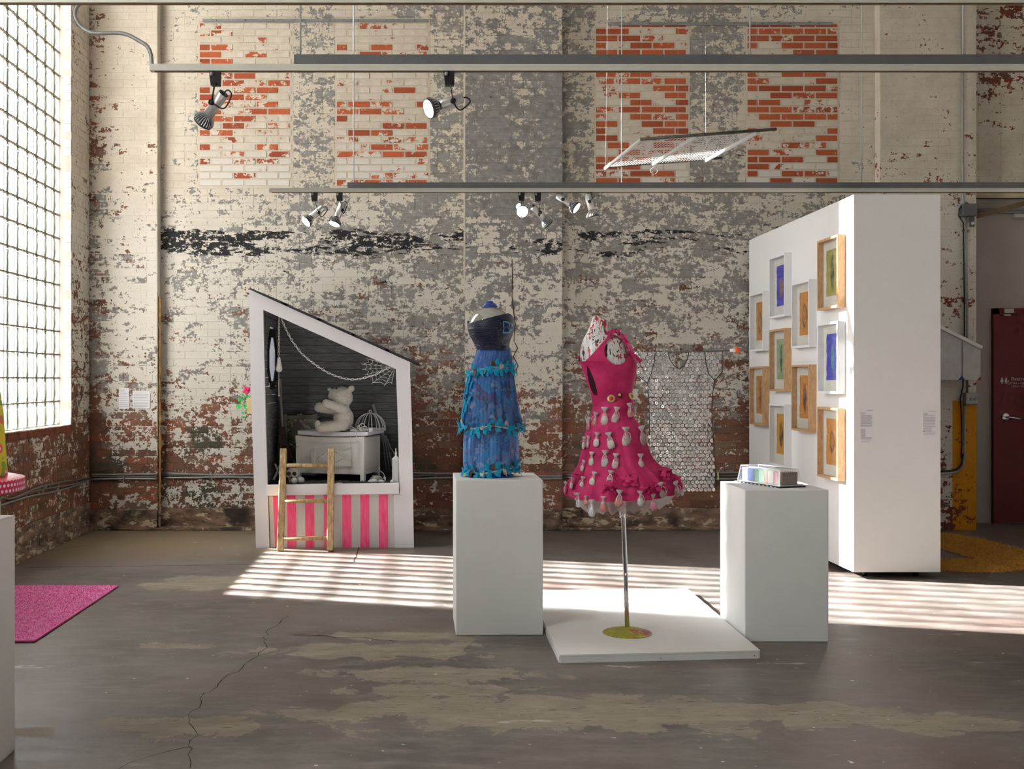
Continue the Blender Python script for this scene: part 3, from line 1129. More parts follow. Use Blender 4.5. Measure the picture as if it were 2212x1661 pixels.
M_frame_white = plain('white_moulding', (238, 238, 240), 0.45, 0, 0.01)
M_mount = plain('picture_mount_card', (228, 226, 216), 0.8, 0, 0.02, 30)
M_picglass = clear('picture_glass', (0.99, 0.99, 0.99), 0.93, 0.9, 0.03)
ORANGE, ORANGE2 = (196, 128, 58), (222, 160, 84)
pics = [
    # near edge Y, bottom z, wood?, ground colours, figure colour, figure shape, label
    (7.56, 1.897, True, (150, 146, 78), (190, 172, 96), (70, 70, 48), (0.0, 0.0, 0.035, 0.15), 'oak-framed picture with a green mottled sheet, top corner of the white partition'),
    (7.56, 1.283, False, (58, 62, 168), (88, 92, 200), (96, 158, 170), (0.0, 0.0, 0.03, 0.10), 'white-framed picture of a pale turquoise form on deep blue, second down the nearest column'),
    (7.56, 0.665, True, ORANGE, ORANGE2, (66, 62, 58), (0.0, 0.0, 0.045, 0.085), 'oak-framed orange picture with a dark curled form, lowest in the nearest column'),
    (8.13, 1.633, False, ORANGE, (214, 152, 80), (92, 76, 52), (0.0, -0.02, 0.06, 0.10), 'white-framed orange picture with a brown pod shape, beside the green oak-framed one'),
    (8.13, 0.983, True, (200, 128, 62), ORANGE2, (88, 76, 72), (0.0, -0.01, 0.04, 0.12), 'oak-framed orange picture with a slim dark figure, between the blue and the low orange ones'),
    (8.69, 1.902, False, (60, 58, 170), (84, 80, 196), (150, 110, 60), (0.0, -0.02, 0.05, 0.09), 'white-framed deep blue picture with a small brown figure, highest in its column'),
    (8.69, 1.288, True, (134, 158, 120), (176, 190, 148), (70, 84, 62), (0.0, 0.0, 0.03, 0.13), 'oak-framed pale green picture in the middle of the partition'),
    (8.69, 0.665, False, (196, 140, 56), (218, 166, 78), (92, 70, 44), (0.0, -0.01, 0.05, 0.11), 'white-framed ochre picture low behind the plastic tray'),
    (9.255, 1.636, False, (190, 126, 64), (210, 148, 84), (96, 86, 60), (0.0, -0.02, 0.06, 0.10), 'white-framed orange picture at the far end of the partition, upper of two'),
    (9.255, 0.983, True, (186, 128, 70), (206, 150, 86), (120, 76, 40), (0.0, 0.0, 0.03, 0.14), 'oak-framed orange picture at the far end of the partition, lower of two'),
]
for i, (y0, z0, oak, ga, gb_, fg, sh, lab) in enumerate(pics):
    H_, W_ = 0.517, 0.40
    y1, z1 = y0 + W_, z0 + H_
    mt = M_oak if oak else M_frame_white
    t = thing('framed_picture', lab, 'picture', (WX0, (y0 + y1) / 2, z0), 'framed pictures on the partition')
    fx = WX0 - 0.058
    tk = 0.017
    for (a, b, c, d) in ((y0, y0 + tk, z0, z1), (y1 - tk, y1, z0, z1), (y0 + tk, y1 - tk, z0, z0 + tk), (y0 + tk, y1 - tk, z1 - tk, z1)):
        MB().box(fx, WX0 - 0.001, a, b, c, d).build('moulding', mt, t)
    MB().box(WX0 - 0.016, WX0 - 0.004, y0 + tk, y1 - tk, z0 + tk, z1 - tk).build('mount', M_mount, t)
    yc, zc = (y0 + y1) / 2, (z0 + z1) / 2 + 0.008
    hw, hz = 0.112, 0.168
    rg = random.Random(i)
    # sheet with slightly wavy hand-cut edges
    pts = []
    for k in range(9):
        pts.append((WX0 - 0.0205, yc - hw + 0.006 * rg.uniform(-1, 1), zc - hz + 2 * hz * k / 8))
    for k in range(9):
        pts.append((WX0 - 0.0205, yc + hw + 0.006 * rg.uniform(-1, 1), zc + hz - 2 * hz * k / 8))
    pmx = picture_mat('painted_sheet_%d' % i, ga, gb_, fg, *sh, bend=rg.uniform(-1.5, 1.5), hollow=(i in (2, 3, 8)))
    mm = MB().prism(pts, (0.003, 0, 0))
    sh_o = bpy.data.objects.new('sheet', mm.mesh('sheet', pmx, (WX0 - 0.02, yc, zc)))
    link(sh_o, t)
    sh_o.location = Vector((WX0 - 0.02, yc, zc)) - BASE[t.name]
    MB().box(fx + 0.006, fx + 0.008, y0 + tk, y1 - tk, z0 + tk, z1 - tk).build('glass', M_picglass, t)


# printed wall cards
def card(label, c0, c1, Y, lines, thick=0.004):
    p0, p1 = P(c0[0], c0[1], Y), P(c1[0], c1[1], Y)
    x0, x1, z1, z0 = p0.x, p1.x, p0.z, p1.z
    t = thing('wall_card', label, 'card', ((x0 + x1) / 2, Y, z0), 'printed wall cards')
    MB().box(x0, x1, Y - thick, Y, z0, z1).build('card_sheet', M_paper, t)
    m = MB()
    for (a, b, zf) in lines:
        zz = z1 - (z1 - z0) * zf
        m.box(x0 + (x1 - x0) * a, x0 + (x1 - x0) * b, Y - thick - 0.0006, Y - thick, zz - 0.0013, zz + 0.0013)
    m.build('print', M_ink, t)


rl = random.Random(3)
blk = lambda z0, z1, n, w_=0.9: [(0.06, w_ * rl.uniform(0.9, 1.02), z0 + (z1 - z0) * k / max(1, n - 1)) for k in range(n)]
card('tall printed card near the bright edge of the partition end', (1857, 884), (1887, 956), WY0,
     [(0.55, 0.93, 0.04), (0.05, 0.4, 0.11), (0.05, 0.33, 0.14)] + blk(0.18, 0.32, 6) + blk(0.35, 0.52, 7) + blk(0.6, 0.82, 9, 0.4) + blk(0.85, 0.92, 3, 0.85) + blk(0.975, 0.975, 1, 0.75))
card('short printed card near the door side of the partition end', (1992, 886), (2022, 944), WY0,
     [(0.5, 0.93, 0.05), (0.05, 0.4, 0.13), (0.05, 0.33, 0.16)] + blk(0.21, 0.42, 6, 0.93) + blk(0.47, 0.6, 4, 0.93) + blk(0.66, 0.79, 4, 0.7) + blk(0.85, 0.89, 2, 0.92))
card('narrow white text sheet on the corner pilaster', (257, 838), (279, 883), YP - 0.006, blk(0.1, 0.15, 2, 0.6) + blk(0.25, 0.5, 4) + blk(0.6, 0.9, 4))
card('wide white text sheet beside the narrow one on the corner pilaster', (287, 845), (324, 882), YP - 0.006, blk(0.1, 0.45, 5) + blk(0.55, 0.9, 5))

# ------------------------------------------------------------------ play house
HY = 8.79
HB = 9.73
H = lambda x, y: P(x, y, HY)
hs = thing('play_house', 'white wooden play house with sloping roof and pink striped front', 'play house', (H(722, 1180).x, (HY + HB) / 2, 0))
M_house = plain('house_white_board', (232, 231, 236), 0.5, 0, 0.02, 4)
TH = (0, 0.035, 0)


def zero(p):
    p.z = max(0.0, p.z)
    return p


lp = [H(538, 650), H(568, 664), H(574, 928), zero(H(582, 1190)), zero(H(553, 1190)), H(543, 880)]
MB().prism(lp, TH).build('post', M_house, hs)
rp = [H(855, 794), H(886, 806), H(890, 930), zero(H(894, 1190)), zero(H(866, 1190)), H(860, 930)]
MB().prism(rp, TH).build('post', M_house, hs)
fa = [H(540.5, 626), H(886, 782), H(886, 810), H(855, 797), H(568, 669), H(538, 656)]
MB().prism([p + Vector((0, -0.012, 0)) for p in fa], (0, 0.03, 0)).build('fascia', M_house, hs)
# sill board in front of the stage
s0, s1, s2, s3 = H(577, 1047), H(862, 1043), H(862, 1066), H(578, 1070)
MB().prism([p + Vector((0, -0.03, 0)) for p in (s0, s1, s2, s3)], (0, 0.06, 0)).build('sill_board', M_house, hs, bevel=0.003)
SZ = 0.515  # stage level
sl = MB().box(H(560, 0).x, H(876, 0).x, HY + 0.03, HB, SZ - 0.02, SZ)
sl.build('stage_floor', plain('stage_grey', (70, 70, 70), 0.8, 0, 0.1), hs)
# striped front
fp = [H(580, 1068), H(866, 1064), zero(H(866, 1190)), zero(H(584, 1190))]
ft = MB().prism([p + Vector((0, 0.012, 0)) for p in fp], (0, 0.02, 0)).build('front_panel', plain('front_panel_grey_white', (208, 205, 203), 0.6, 0, 0.02), hs)
M_pink = NT('neon_pink_paint')
_n = M_pink.noise(M_pink.scale(M_pink.pos(), (4, 1, 0.7)), 9, 5, 0.65)
M_pink = M_pink.base(M_pink.mix(M_pink.step(_n, 0.35, 0.7), c8(250, 62, 122), c8(253, 116, 160)), 0.5)
for xa in (589, 619, 658.5, 699, 738.8, 778.3, 818.5):
    wpx = 10 if xa == 589 else 19.3
    q = [H(xa, 1068.5), H(xa + wpx, 1068), zero(H(xa + wpx + 2.0 * (830 - xa) / 240, 1190)), zero(H(xa + 2.0 * (830 - xa) / 240, 1190))]
    if xa == 589:
        q[2].x += 0.012
        q[3].x += 0.012
    MB().prism([p + Vector((0, 0.009, 0)) for p in q], (0, 0.004, 0)).build('pink_stripe', M_pink, ft)
MB().prism([zero(p) + Vector((0, 0.002, 0)) for p in (H(850, 1068), H(866, 1068), H(866, 1190), H(853, 1190))], (0, 0.012, 0)).build('corner_strip', M_house, hs)

# grey-washed boards inside
gw = NT('grey_washed_board')
_n = gw.noise(gw.scale(gw.pos(), (1.4, 1.4, 16)), 5, 6, 0.7)
_r = gw.n('ShaderNodeObjectInfo').outputs['Random']
_c = gw.mix(gw.step(_n, 0.3, 0.7), c8(84, 86, 87), c8(160, 161, 160))
_c = gw.mix(gw.math('MULTIPLY', _r, 0.4), _c, c8(96, 100, 98))
M_board = gw.base(_c, 0.8, 0, 0.25)
xl, xr = H(567.5, 0).x - 0.006, H(868, 0).x + 0.01
roof_z = lambda x: H(540.5, 626).z + (x - H(540.5, 626).x) * (H(886, 782).z - H(540.5, 626).z) / (H(886, 0).x - H(540.5, 0).x)
z = SZ
k = 0
while z < 2.1:
    h_ = 0.074
    # back boards end under the roof slope
    zt = z + h_ - 0.004
    xe = xr
    if zt > roof_z(xr) - 0.03:
        xe = min(xr, xl + max(0.0, (roof_z(xl) - 0.03 - zt)) / ((roof_z(xl) - roof_z(xr)) / (xr - xl)))
    if xe - xl > 0.06:
        MB().box(xl, xe, HB - 0.02 - 0.004 * (k % 2), HB, z, zt).build('board', M_board, hs)
    # left-hand boards, cut round the octagonal opening
    oy, oz, orr = 9.345, 1.562, 0.265
    if zt < roof_z(xl) - 0.02:
        zm = z + h_ / 2
        segs = [(HY + 0.035, HB)]
        if abs(zm - oz) < orr - 0.01:
            e = orr if abs(zm - oz) < orr * 0.45 else orr - (abs(zm - oz) - orr * 0.45)
            segs = [(HY + 0.035, oy - e + 0.035), (oy + e - 0.035, HB)]
        for a, b in segs:
            MB().box(xl - 0.02, xl - 0.003 * (k % 2), a, b, z, zt).build('board', M_board, hs)
    z += h_
    k += 1
MB().prism([Vector((xl - 0.02, HB, 0)), Vector((xr, HB, 0)), Vector((xr, HB, roof_z(xr) - 0.03)), Vector((xl - 0.02, HB, roof_z(xl) - 0.03))], (0, 0.01, 0)).build('gap_shade_sheet', M_black, hs)  # black sheet added behind the boards so their gaps read as shade
# right-hand wall and the outer sheet below stage level
MB().prism([Vector((xr, HY + 0.035, 0)), Vector((xr, HB, 0)), Vector((xr, HB, roof_z(xr) - 0.03)), Vector((xr, HY + 0.035, roof_z(xr) - 0.03))], (0.02, 0, 0)).build('side_wall', M_house, hs)
MB().box(xl - 0.02, xl, HY + 0.035, HB, 0, SZ).build('side_wall', M_house, hs)
# octagonal window: black surround and pale translucent pane
oct_ = [(math.cos(math.pi / 8 + k * math.pi / 4), math.sin(math.pi / 8 + k * math.pi / 4)) for k in range(8)]
m = MB()
for k in range(8):
    a, b = oct_[k], oct_[(k + 1) % 8]
    q = [Vector((xl, oy + a[0] * 0.285, oz + a[1] * 0.285)), Vector((xl, oy + b[0] * 0.285, oz + b[1] * 0.285)),
         Vector((xl, oy + b[0] * 0.205, oz + b[1] * 0.205)), Vector((xl, oy + a[0] * 0.205, oz + a[1] * 0.205))]
    m.prism(q, (0.007, 0, 0))
ow = m.build('octagon_surround', M_black, hs)
MB().prism([Vector((xl - 0.01, oy + a[0] * 0.215, oz + a[1] * 0.215)) for a in oct_], (0.004, 0, 0)).build(
    'octagon_pane', sheer('frosted_pane', (236, 240, 250), (226, 232, 246), 0.25), ow)
# roof deck, shingle courses, raw underside
a, b = H(540.5, 624.5), H(905, 788)
rf = MB().prism([a + Vector((0, 0.0, 0)), b + Vector((0, 0.0, 0)), b + Vector((0, 0.0, 0.006)), a + Vector((0, 0.0, 0.006))], (0, HB - HY - 0.02, 0)).build(
    'roof_deck', plain('raw_plywood', (206, 176, 122), 0.8, 0, 0.08), hs)
M_shingle = plain('black_shingle', (62, 62, 66), 0.9, 0, 0.2, 60, 0.2, 0.4)
nsh = 5
for k in range(nsh):
    t0, t1 = k / nsh, (k + 1.12) / nsh
    q0, q1 = a.lerp(b, t0), a.lerp(b, min(1.0, t1))
    q = [q0 + Vector((0, -0.035, -0.003)), q1 + Vector((0, -0.035, -0.003)), q1 + Vector((0, -0.035, 0.017)), q0 + Vector((0, -0.035, 0.0105))]
    MB().prism(q, (0, HB - HY, 0)).build('shingle_course', M_shingle, rf)

# ladder
ld = thing('ladder', 'short weathered wooden ladder leaning on the play house sill', 'ladder', (G(658, 1191).x, G(658, 1191).y, 0))
M_lad = NT('weathered_pine')
_n = M_lad.noise(M_lad.scale(M_lad.pos(), (3, 3, 0.6)), 16, 5, 0.65)
M_lad = M_lad.base(M_lad.mix(M_lad.step(_n, 0.3, 0.7), c8(132, 100, 62), c8(206, 180, 134)), 0.6)
LB, LT = 8.60, 8.815
zt = 0.81


def lad(x, z):
    Y = LB + (LT - LB) * z / zt
    return Vector(((x - VX) * Y / F, Y, z))


for (xb, xt) in ((605.5, 612.5), (713.3, 715.5)):
    d = (lad(xt, zt) - lad(xb, 0)).normalized()
    MB().obox((lad(xb, 0.007) + lad(xt, zt)) / 2, (Vector((1, 0, 0)), d.cross(Vector((1, 0, 0))), d),
              (0.027, 0.02, (lad(xt, zt) - lad(xb, 0)).length / 2)).build('rail', M_lad, ld, bevel=0.006)
for y in (1007, 1082, 1160):
    zz = EYE - (y - VY) * 8.7 / F
    tt = zz / zt
    MB().cyl(lad(605.5 + 7 * tt, zz), lad(713.3 + 2.2 * tt, zz), 0.0165, n=12).build('rung', M_lad, ld, True)

# chain with bulb-shaped pull, and chain swag
M_chain = plain('white_plastic_chain', (238, 237, 236), 0.4, 0, 0.01)
lk = MB()
path = []
for k in range(14):
    t = 2 * math.pi * k / 14
    path.append((0.0068 * math.cos(t), 0, 0.0165 * math.sin(t) * (1 if abs(math.sin(t)) > .5 else 1)))
lk.tube(path, 0.0023, 6, closed=True)
me_link = lk.mesh('chain_link', M_chain, smooth=True)


def chain(label, pts, name):
    t = thing(name, label, 'chain', pts[-1] if name == 'pull_chain' else pts[len(pts) // 2])
    # walk the path at link pitch
    out, acc = [], 0.0
    pitch = 0.026
    cum = [0]
    for i in range(1, len(pts)):
        cum.append(cum[-1] + (pts[i] - pts[i - 1]).length)
    n = int(cum[-1] / pitch)
    for k in range(n):
        s_ = (k + 0.5) * pitch
        i = max(j for j in range(len(cum)) if cum[j] <= s_)
        i = min(i, len(pts) - 2)
        f_ = (s_ - cum[i]) / max(1e-6, cum[i + 1] - cum[i])
        q = pts[i].lerp(pts[i + 1], f_)
        d = (pts[i + 1] - pts[i]).normalized()
        u, v, _ = basis(d)
        ang = (math.pi / 2 if k % 2 else 0.35)
        uu = u * math.cos(ang) + v * math.sin(ang)
        M = Matrix((uu, d.cross(uu), d)).transposed()
        inst('link', me_link, t, q, M)
    return t


YC = HY + 0.09
top_c = P(603, 686, YC)
pc = chain('white chain hanging straight down with a bulb-shaped pull', [top_c, P(602.5, 730, YC), P(602, 772, YC)], 'pull_chain')
MB().lathe([(0.0, 0.0), (0.016, 0.003), (0.026, 0.016), (0.0275, 0.03), (0.022, 0.06), (0.016, 0.09), (0.015, 0.112), (0.008, 0.124), (0.003, 0.13)],
           P(602.5, 804, YC), n=18).build('bulb', M_chain, pc, True)
MB().tube([P(602.5, 804, YC), P(602, 830, YC), P(602.5, 852, YC)], 0.003, 6).lathe([(0, 0), (0.007, 0.002), (0.005, 0.014), (0, 0.02)], P(602.5, 856, YC), n=8).build('cord', M_chain, pc, True)
sw = [(608, 689), (618, 712), (632, 738), (650, 762), (668, 778), (690, 794), (705, 803), (722, 811), (740, 817), (760, 820), (775, 819), (792, 815), (812, 809), (830, 799), (846, 793)]
chain('white chain looped across the play house opening', [P(x, y, YC) for x, y in sw], 'chain_swag')

# cobweb in the corner
cw = MB()
o_ = P(853, 793, YC + 0.06)
rays = [(781, 786), (783, 798), (788, 810), (802, 829), (830, 834), (846, 829)]
rp_ = [P(x, y, YC + 0.06) for x, y in rays]
extra = [P(790, 774, YC + 0.06), P(812, 778, YC + 0.06)]
rp_ = extra[::-1] + rp_
for q in rp_:
    cw.tube([o_, q], 0.0016, 5)
for f_ in (0.28, 0.45, 0.62, 0.78, 0.93):
    for i in range(len(rp_) - 1):
        a, b = o_.lerp(rp_[i], f_), o_.lerp(rp_[i + 1], f_)
        mid = (a + b) / 2
        mid = mid.lerp(o_, 0.10)
        cw.tube([a, mid, b], 0.0015, 5)
tag(cw.build('cobweb', M_chain, None, loc=o_), 'white string cobweb in the upper corner of the play house', 'cobweb')

# ------------------------------------------------------------------ what stands on the stage
M_chest = plain('chest_off_white', (234, 231, 225), 0.5, 0, 0.02, 6)
cfl, cfr = Vector((-1.175, 9.30, SZ)), Vector((-0.563, 9.085, SZ))
ux = (cfr - cfl).normalized()
uy = Vector((-ux.y, ux.x, 0))
cwid = (cfr - cfl).length
cdep = 0.36
ch = thing('toy_chest', 'off-white panelled toy chest with bowed lid inside the play house', 'chest', tuple((cfl + cfr) / 2 + uy * cdep / 2))


def cpt(u, v, z):
    return cfl + ux * u + uy * v + Vector((0, 0, z))


def cbox(u0, u1, v0, v1, z0, z1):
    return MB().obox(cpt((u0 + u1) / 2, (v0 + v1) / 2, (z0 + z1) / 2), (ux, uy, Vector((0, 0, 1))), ((u1 - u0) / 2, (v1 - v0) / 2, (z1 - z0) / 2))


cbox(0.01, cwid - 0.01, 0.012, cdep, 0.06, 0.375).build('body', M_chest, ch)
for (u, v) in ((0.0, 0.0), (cwid - 0.04, 0.0), (0.0, cdep - 0.04), (cwid - 0.04, cdep - 0.04)):
    cbox(u, u + 0.04, v, v + 0.04, 0.0, 0.38).build('corner_post', M_chest, ch, bevel=0.003)
cbox(0.04, cwid - 0.04, 0.002, 0.014, 0.06, 0.085).build('bottom_rail', M_chest, ch)
# bowed top rail
m = MB()
n = 14
vs = []
for i in range(n + 1):
    u = 0.0 + cwid * i / n
    dip = 0.018 * math.sin(math.pi * i / n)
    for (v, z_) in ((-0.004, 0.345 - dip), (-0.004, 0.385 - dip), (0.014, 0.385 - dip), (0.014, 0.345 - dip)):
        vs.append(cpt(u, v, z_))
m.add(vs, [(4 * i + j, 4 * i + (j + 1) % 4, 4 * i + 4 + (j + 1) % 4, 4 * i + 4 + j) for i in range(n) for j in range(4)] + [(0, 3, 2, 1), (4 * n, 4 * n + 1, 4 * n + 2, 4 * n + 3)])
m.build('top_rail', M_chest, ch)
# framed centre panel with scroll ornament
m = MB()
fu0, fu1, fz0, fz1 = cwid * 0.24, cwid * 0.80, 0.12, 0.29
for (a, b, c, d) in ((fu0, fu1, fz0, fz0 + 0.012), (fu0, fu1, fz1 - 0.012, fz1), (fu0, fu0 + 0.012, fz0, fz1), (fu1 - 0.012, fu1, fz0, fz1)):
    q = cbox(a, b, -0.004, 0.014, c, d)
    m.add(q.v, q.f)
m.build('panel_moulding', M_chest, ch)
m = MB()
uc, zc_ = (fu0 + fu1) / 2, (fz0 + fz1) / 2
for s_ in (-1, 1):
    for t_ in (-1, 1):
        m.tube([cpt(uc, 0.010, zc_ + t_ * 0.055), cpt(uc + s_ * 0.05, 0.010, zc_ + t_ * 0.042), cpt(uc + s_ * 0.09, 0.010, zc_ + t_ * 0.015),
                cpt(uc + s_ * 0.125, 0.010, zc_ + t_ * 0.004), cpt(uc + s_ * 0.14, 0.010, zc_ + t_ * 0.02)], [0.004, 0.0055, 0.005, 0.004, 0.0025], 6)
m.build('scroll_ornament', M_chest, ch, True)
m = MB()
for (a, b, c, d) in ((0.05, cdep - 0.05, 0.10, 0.108), (0.05, cdep - 0.05, 0.335, 0.343), (0.05, 0.058, 0.10, 0.343), (cdep - 0.058, cdep - 0.05, 0.10, 0.343)):
    q = cbox(cwid - 0.012, cwid - 0.006, a, b, c, d)
    m.add(q.v, q.f)
m.build('side_moulding', M_chest, ch)
# lid with a bowed edge
vs = []
for i in range(n + 1):
    u = 0.02 + (cwid + 0.01) * i / n
    dip = 0.012 * math.sin(math.pi * i / n)
    for (v, z_) in ((0.0, 0.393 - dip), (0.0, 0.425 - dip * 0.6), (cdep + 0.01, 0.425), (cdep + 0.01, 0.40)):
        vs.append(cpt(u, v, z_))
m = MB()
m.add(vs, [(4 * i + j, 4 * i + (j + 1) % 4, 4 * i + 4 + (j + 1) % 4, 4 * i + 4 + j) for i in range(n) for j in range(4)] + [(0, 3, 2, 1), (4 * n, 4 * n + 1, 4 * n + 2, 4 * n + 3)])
m.build('lid', plain('lid_white', (226, 226, 232), 0.45, 0, 0.02), ch)
LID = SZ + 0.425

# teddy bear, one continuous plush body
YB_ = 9.27
bz = lambda x, y, dy=0.0: P(x, y, YB_) + Vector((0, dy, 0))
s_ = YB_ / F
fur = NT('white_plush')
_n = fur.noise(fur.obj(), 120, 3, 0.7)
fur.bump(_n, 0.9, 0.01)
M_fur = fur.base(fur.mix(fur.step(_n, 0.3, 0.7), c8(226, 221, 210), c8(250, 247, 238)), 0.95, 0, 0.1)
bear = thing('teddy_bear', 'white plush teddy bear sitting on the toy chest looking up', 'teddy bear', tuple(bz(735, 932)))
b_ = MB()
b_.ball(bz(742, 905), (22 * s_, 21 * s_, 28 * s_), 20, 14)
b_.ball(bz(738, 882), (17 * s_, 18 * s_, 15 * s_), 18, 12)
b_.ball(bz(740, 858), (22 * s_, 21 * s_, 23 * s_), 20, 14)
b_.ball(bz(724, 852), (11 * s_, 13 * s_, 14 * s_), 16, 10)
b_.ball(bz(716, 851), (6.5 * s_, 9 * s_, 12 * s_), 14, 10, Matrix.Rotation(0.3, 3, 'Y'))
for dy in (-0.045, 0.05):
    b_.ball(bz(758.5, 840, dy), (6.5 * s_, 3.5 * s_, 8 * s_), 12, 8, Matrix.Rotation(0.5, 3, 'Y'))
def limb(p0, p1, r0, r1, k=6):
    for i in range(k + 1):
        t = i / k
        b_.ball(p0.lerp(p1, t), r0 + (r1 - r0) * t, 14, 9)
limb(bz(744, 884, -0.07), bz(708, 871, -0.11), 11 * s_, 9.5 * s_)
limb(bz(730, 888, 0.03), bz(690, 880, 0.0), 10 * s_, 11 * s_)
limb(bz(742, 918, -0.07), bz(696, 925, -0.12), 13 * s_, 9 * s_)
limb(bz(736, 918, 0.05), bz(692, 921, 0.06), 12 * s_, 9 * s_)
b_.ball(bz(689, 917, -0.10), (6 * s_, 9 * s_, 10.5 * s_), 14, 9)
body = b_.build('plush_body', M_fur, bear, True)
rm = body.modifiers.new('one_skin', 'REMESH')
rm.mode = 'VOXEL'
rm.voxel_size = 0.006
rm.use_smooth_shade = True
tx = bpy.data.textures.new('plush', 'CLOUDS')
tx.noise_scale = 0.018
dm = body.modifiers.new('tufts', 'DISPLACE')
dm.texture = tx
dm.strength = 0.012
dm.mid_level = 0.5
MB().ball(bz(712, 841, -0.02), (4.5 * s_, 6 * s_, 4 * s_), 12, 8).build('nose', plain('plush_nose_white', (226, 224, 220), 0.6), bear, True)
MB().ball(bz(728, 839, -0.07), (2.4 * s_, 2 * s_, 1.6 * s_), 10, 6).build('eye', plain('green_eye', (52, 92, 70), 0.2), bear, True)

# bird cage on the lid
M_cage = plain('white_wire', (228, 228, 228), 0.4, 0, 0.01)
cc = Vector((P(800, 926, 9.33).x, 9.33, LID + 0.004))
cg = thing('bird_cage', 'small white wire dome bird cage on the toy chest', 'bird cage', tuple(cc))
rr_, hh_ = 0.135, 0.15
m = MB()
for zz in (0.0, 0.012):
    m.tube([cc + Vector((rr_ * math.cos(2 * math.pi * k / 28), rr_ * 0.85 * math.sin(2 * math.pi * k / 28), zz)) for k in range(28)], 0.0035, 6, closed=True)
m.build('base_ring', M_cage, cg, True)
for k in range(12):
    t = 2 * math.pi * k / 12 + 0.15
    q = [cc + Vector((rr_ * math.cos(t) * math.cos(a), rr_ * 0.85 * math.sin(t) * math.cos(a), hh_ * math.sin(a) ** 0.9)) for a in [math.pi / 2 * i / 8 for i in range(9)]]
    MB().tube(q, 0.0032, 6).build('rib', M_cage, cg, True)
MB().tube([cc + Vector((0.011 * math.cos(2 * math.pi * k / 12), 0, hh_ + 0.014 + 0.011 * math.sin(2 * math.pi * k / 12))) for k in range(12)], 0.0035, 6, closed=True).build('hanging_loop', M_cage, cg, True)

# picture with horse, ornate frame, leaning at the back
oc = P(648, 950, 9.66)
hp = thing('ornate_frame', 'ornate pale frame with a silvery collage leaning on the back boards', 'picture', (oc.x, 9.66, SZ))
fx0, fx1, fz0, fz1 = P(613, 0, 9.66).x, P(685, 0, 9.66).x, SZ + 0.002, P(0, 897, 9.66).z
M_orn = plain('ornate_frame_paint', (178, 178, 170), 0.6, 0, 0.1, 30)
for (a, b, c, d) in ((fx0, fx0 + 0.035, fz0, fz1), (fx1 - 0.035, fx1, fz0, fz1), (fx0, fx1, fz0, fz0 + 0.035), (fx0, fx1, fz1 - 0.035, fz1)):
    MB().box(a, b, 9.645, 9.68, c, d).build('moulding', M_orn, hp, bevel=0.008)
for (x, z_) in ((fx0 + 0.012, fz1 - 0.012), (fx1 - 0.012, fz1 - 0.012), ((fx0 + fx1) / 2, fz1 - 0.006)):
    m = MB().ball((x, 9.643, z_), (0.02, 0.012, 0.02), 10, 7)
    for k in range(5):
        m.ball((x + 0.022 * math.cos(k * 1.257), 9.643, z_ + 0.018 * math.sin(k * 1.257)), (0.011, 0.008, 0.011), 8, 6)
    m.build('rosette', M_orn, hp, True)
cg_ = NT('silver_collage')
_v = cg_.voro(cg_.pos(), 60, 'Color')
_s = cg_.xyz(_v)
_c = cg_.mix(cg_.step(cg_.noise(cg_.pos(), 12, 4, 0.6), 0.45, 0.55), c8(104, 110, 104), c8(168, 152, 124))
_c = cg_.mix(cg_.math('GREATER_THAN', _s[0], 0.72), _c, c8(206, 204, 190))
M_collage = cg_.base(_c, 0.35, 0.4)
MB().box(fx0 + 0.03, fx1 - 0.03, 9.664, 9.672, fz0 + 0.03, fz1 - 0.03).build('collage', M_collage, hp)
m = MB()
hx, hz = (fx0 + fx1) / 2 - 0.02, fz1 - 0.10
m.prism([Vector((hx + a, 9.656, hz + b)) for a, b in ((-0.05, 0.0), (-0.02, 0.04), (0.0, 0.055), (0.02, 0.035), (0.07, -0.03), (0.09, -0.06), (0.06, -0.07), (0.02, -0.045), (0.01, -0.12), (-0.07, -0.14), (-0.08, -0.06))], (0, 0.008, 0))
m.build('horse_cutout', plain('glittery_silver', (150, 150, 142), 0.3, 0.5, 0.3, 90), hp)

# broom
M_straw = plain('grey_straw', (96, 86, 80), 0.9, 0, 0.25, 60)
br = thing('broom', 'old grey straw broom standing in the left corner of the play house', 'broom', tuple(P(618, 1005, 9.4)))
MB().tube([P(605, 818, 9.42), P(607, 870, 9.42), P(610, 925, 9.41)], 0.0115, 10).build('handle', plain('grey_stick', (150, 146, 138), 0.7), br, True)
rb = random.Random(5)
m = MB()
for k in range(130):
    a = rb.uniform(-1, 1)
    b2 = rb.uniform(-1, 1)
    p0 = P(610 + 5 * a, 922, 9.41) + Vector((0, 0.02 * b2, 0))
    p1 = P(611 + 8 * a, 950, 9.41) + Vector((0, 0.035 * b2, 0))
    p2 = P(618 + 21 * a + rb.uniform(-2, 2), rb.uniform(990, 1004), 9.41) + Vector((0, 0.05 * b2, 0))
    m.tube([p0, p1, p2], [0.0026, 0.0024, 0.0016], 4, cap=False)
m.build('bristles', M_straw, br)['kind'] = 'stuff'
m = MB()
m.tube([P(610 + 6 * math.cos(t), 936, 9.41) + Vector((0, 0.03 * math.sin(t), 0)) for t in [2 * math.pi * k / 16 for k in range(16)]], 0.004, 6, closed=True)
m.build('binding', plain('broom_cord', (120, 108, 98), 0.9), br, True)

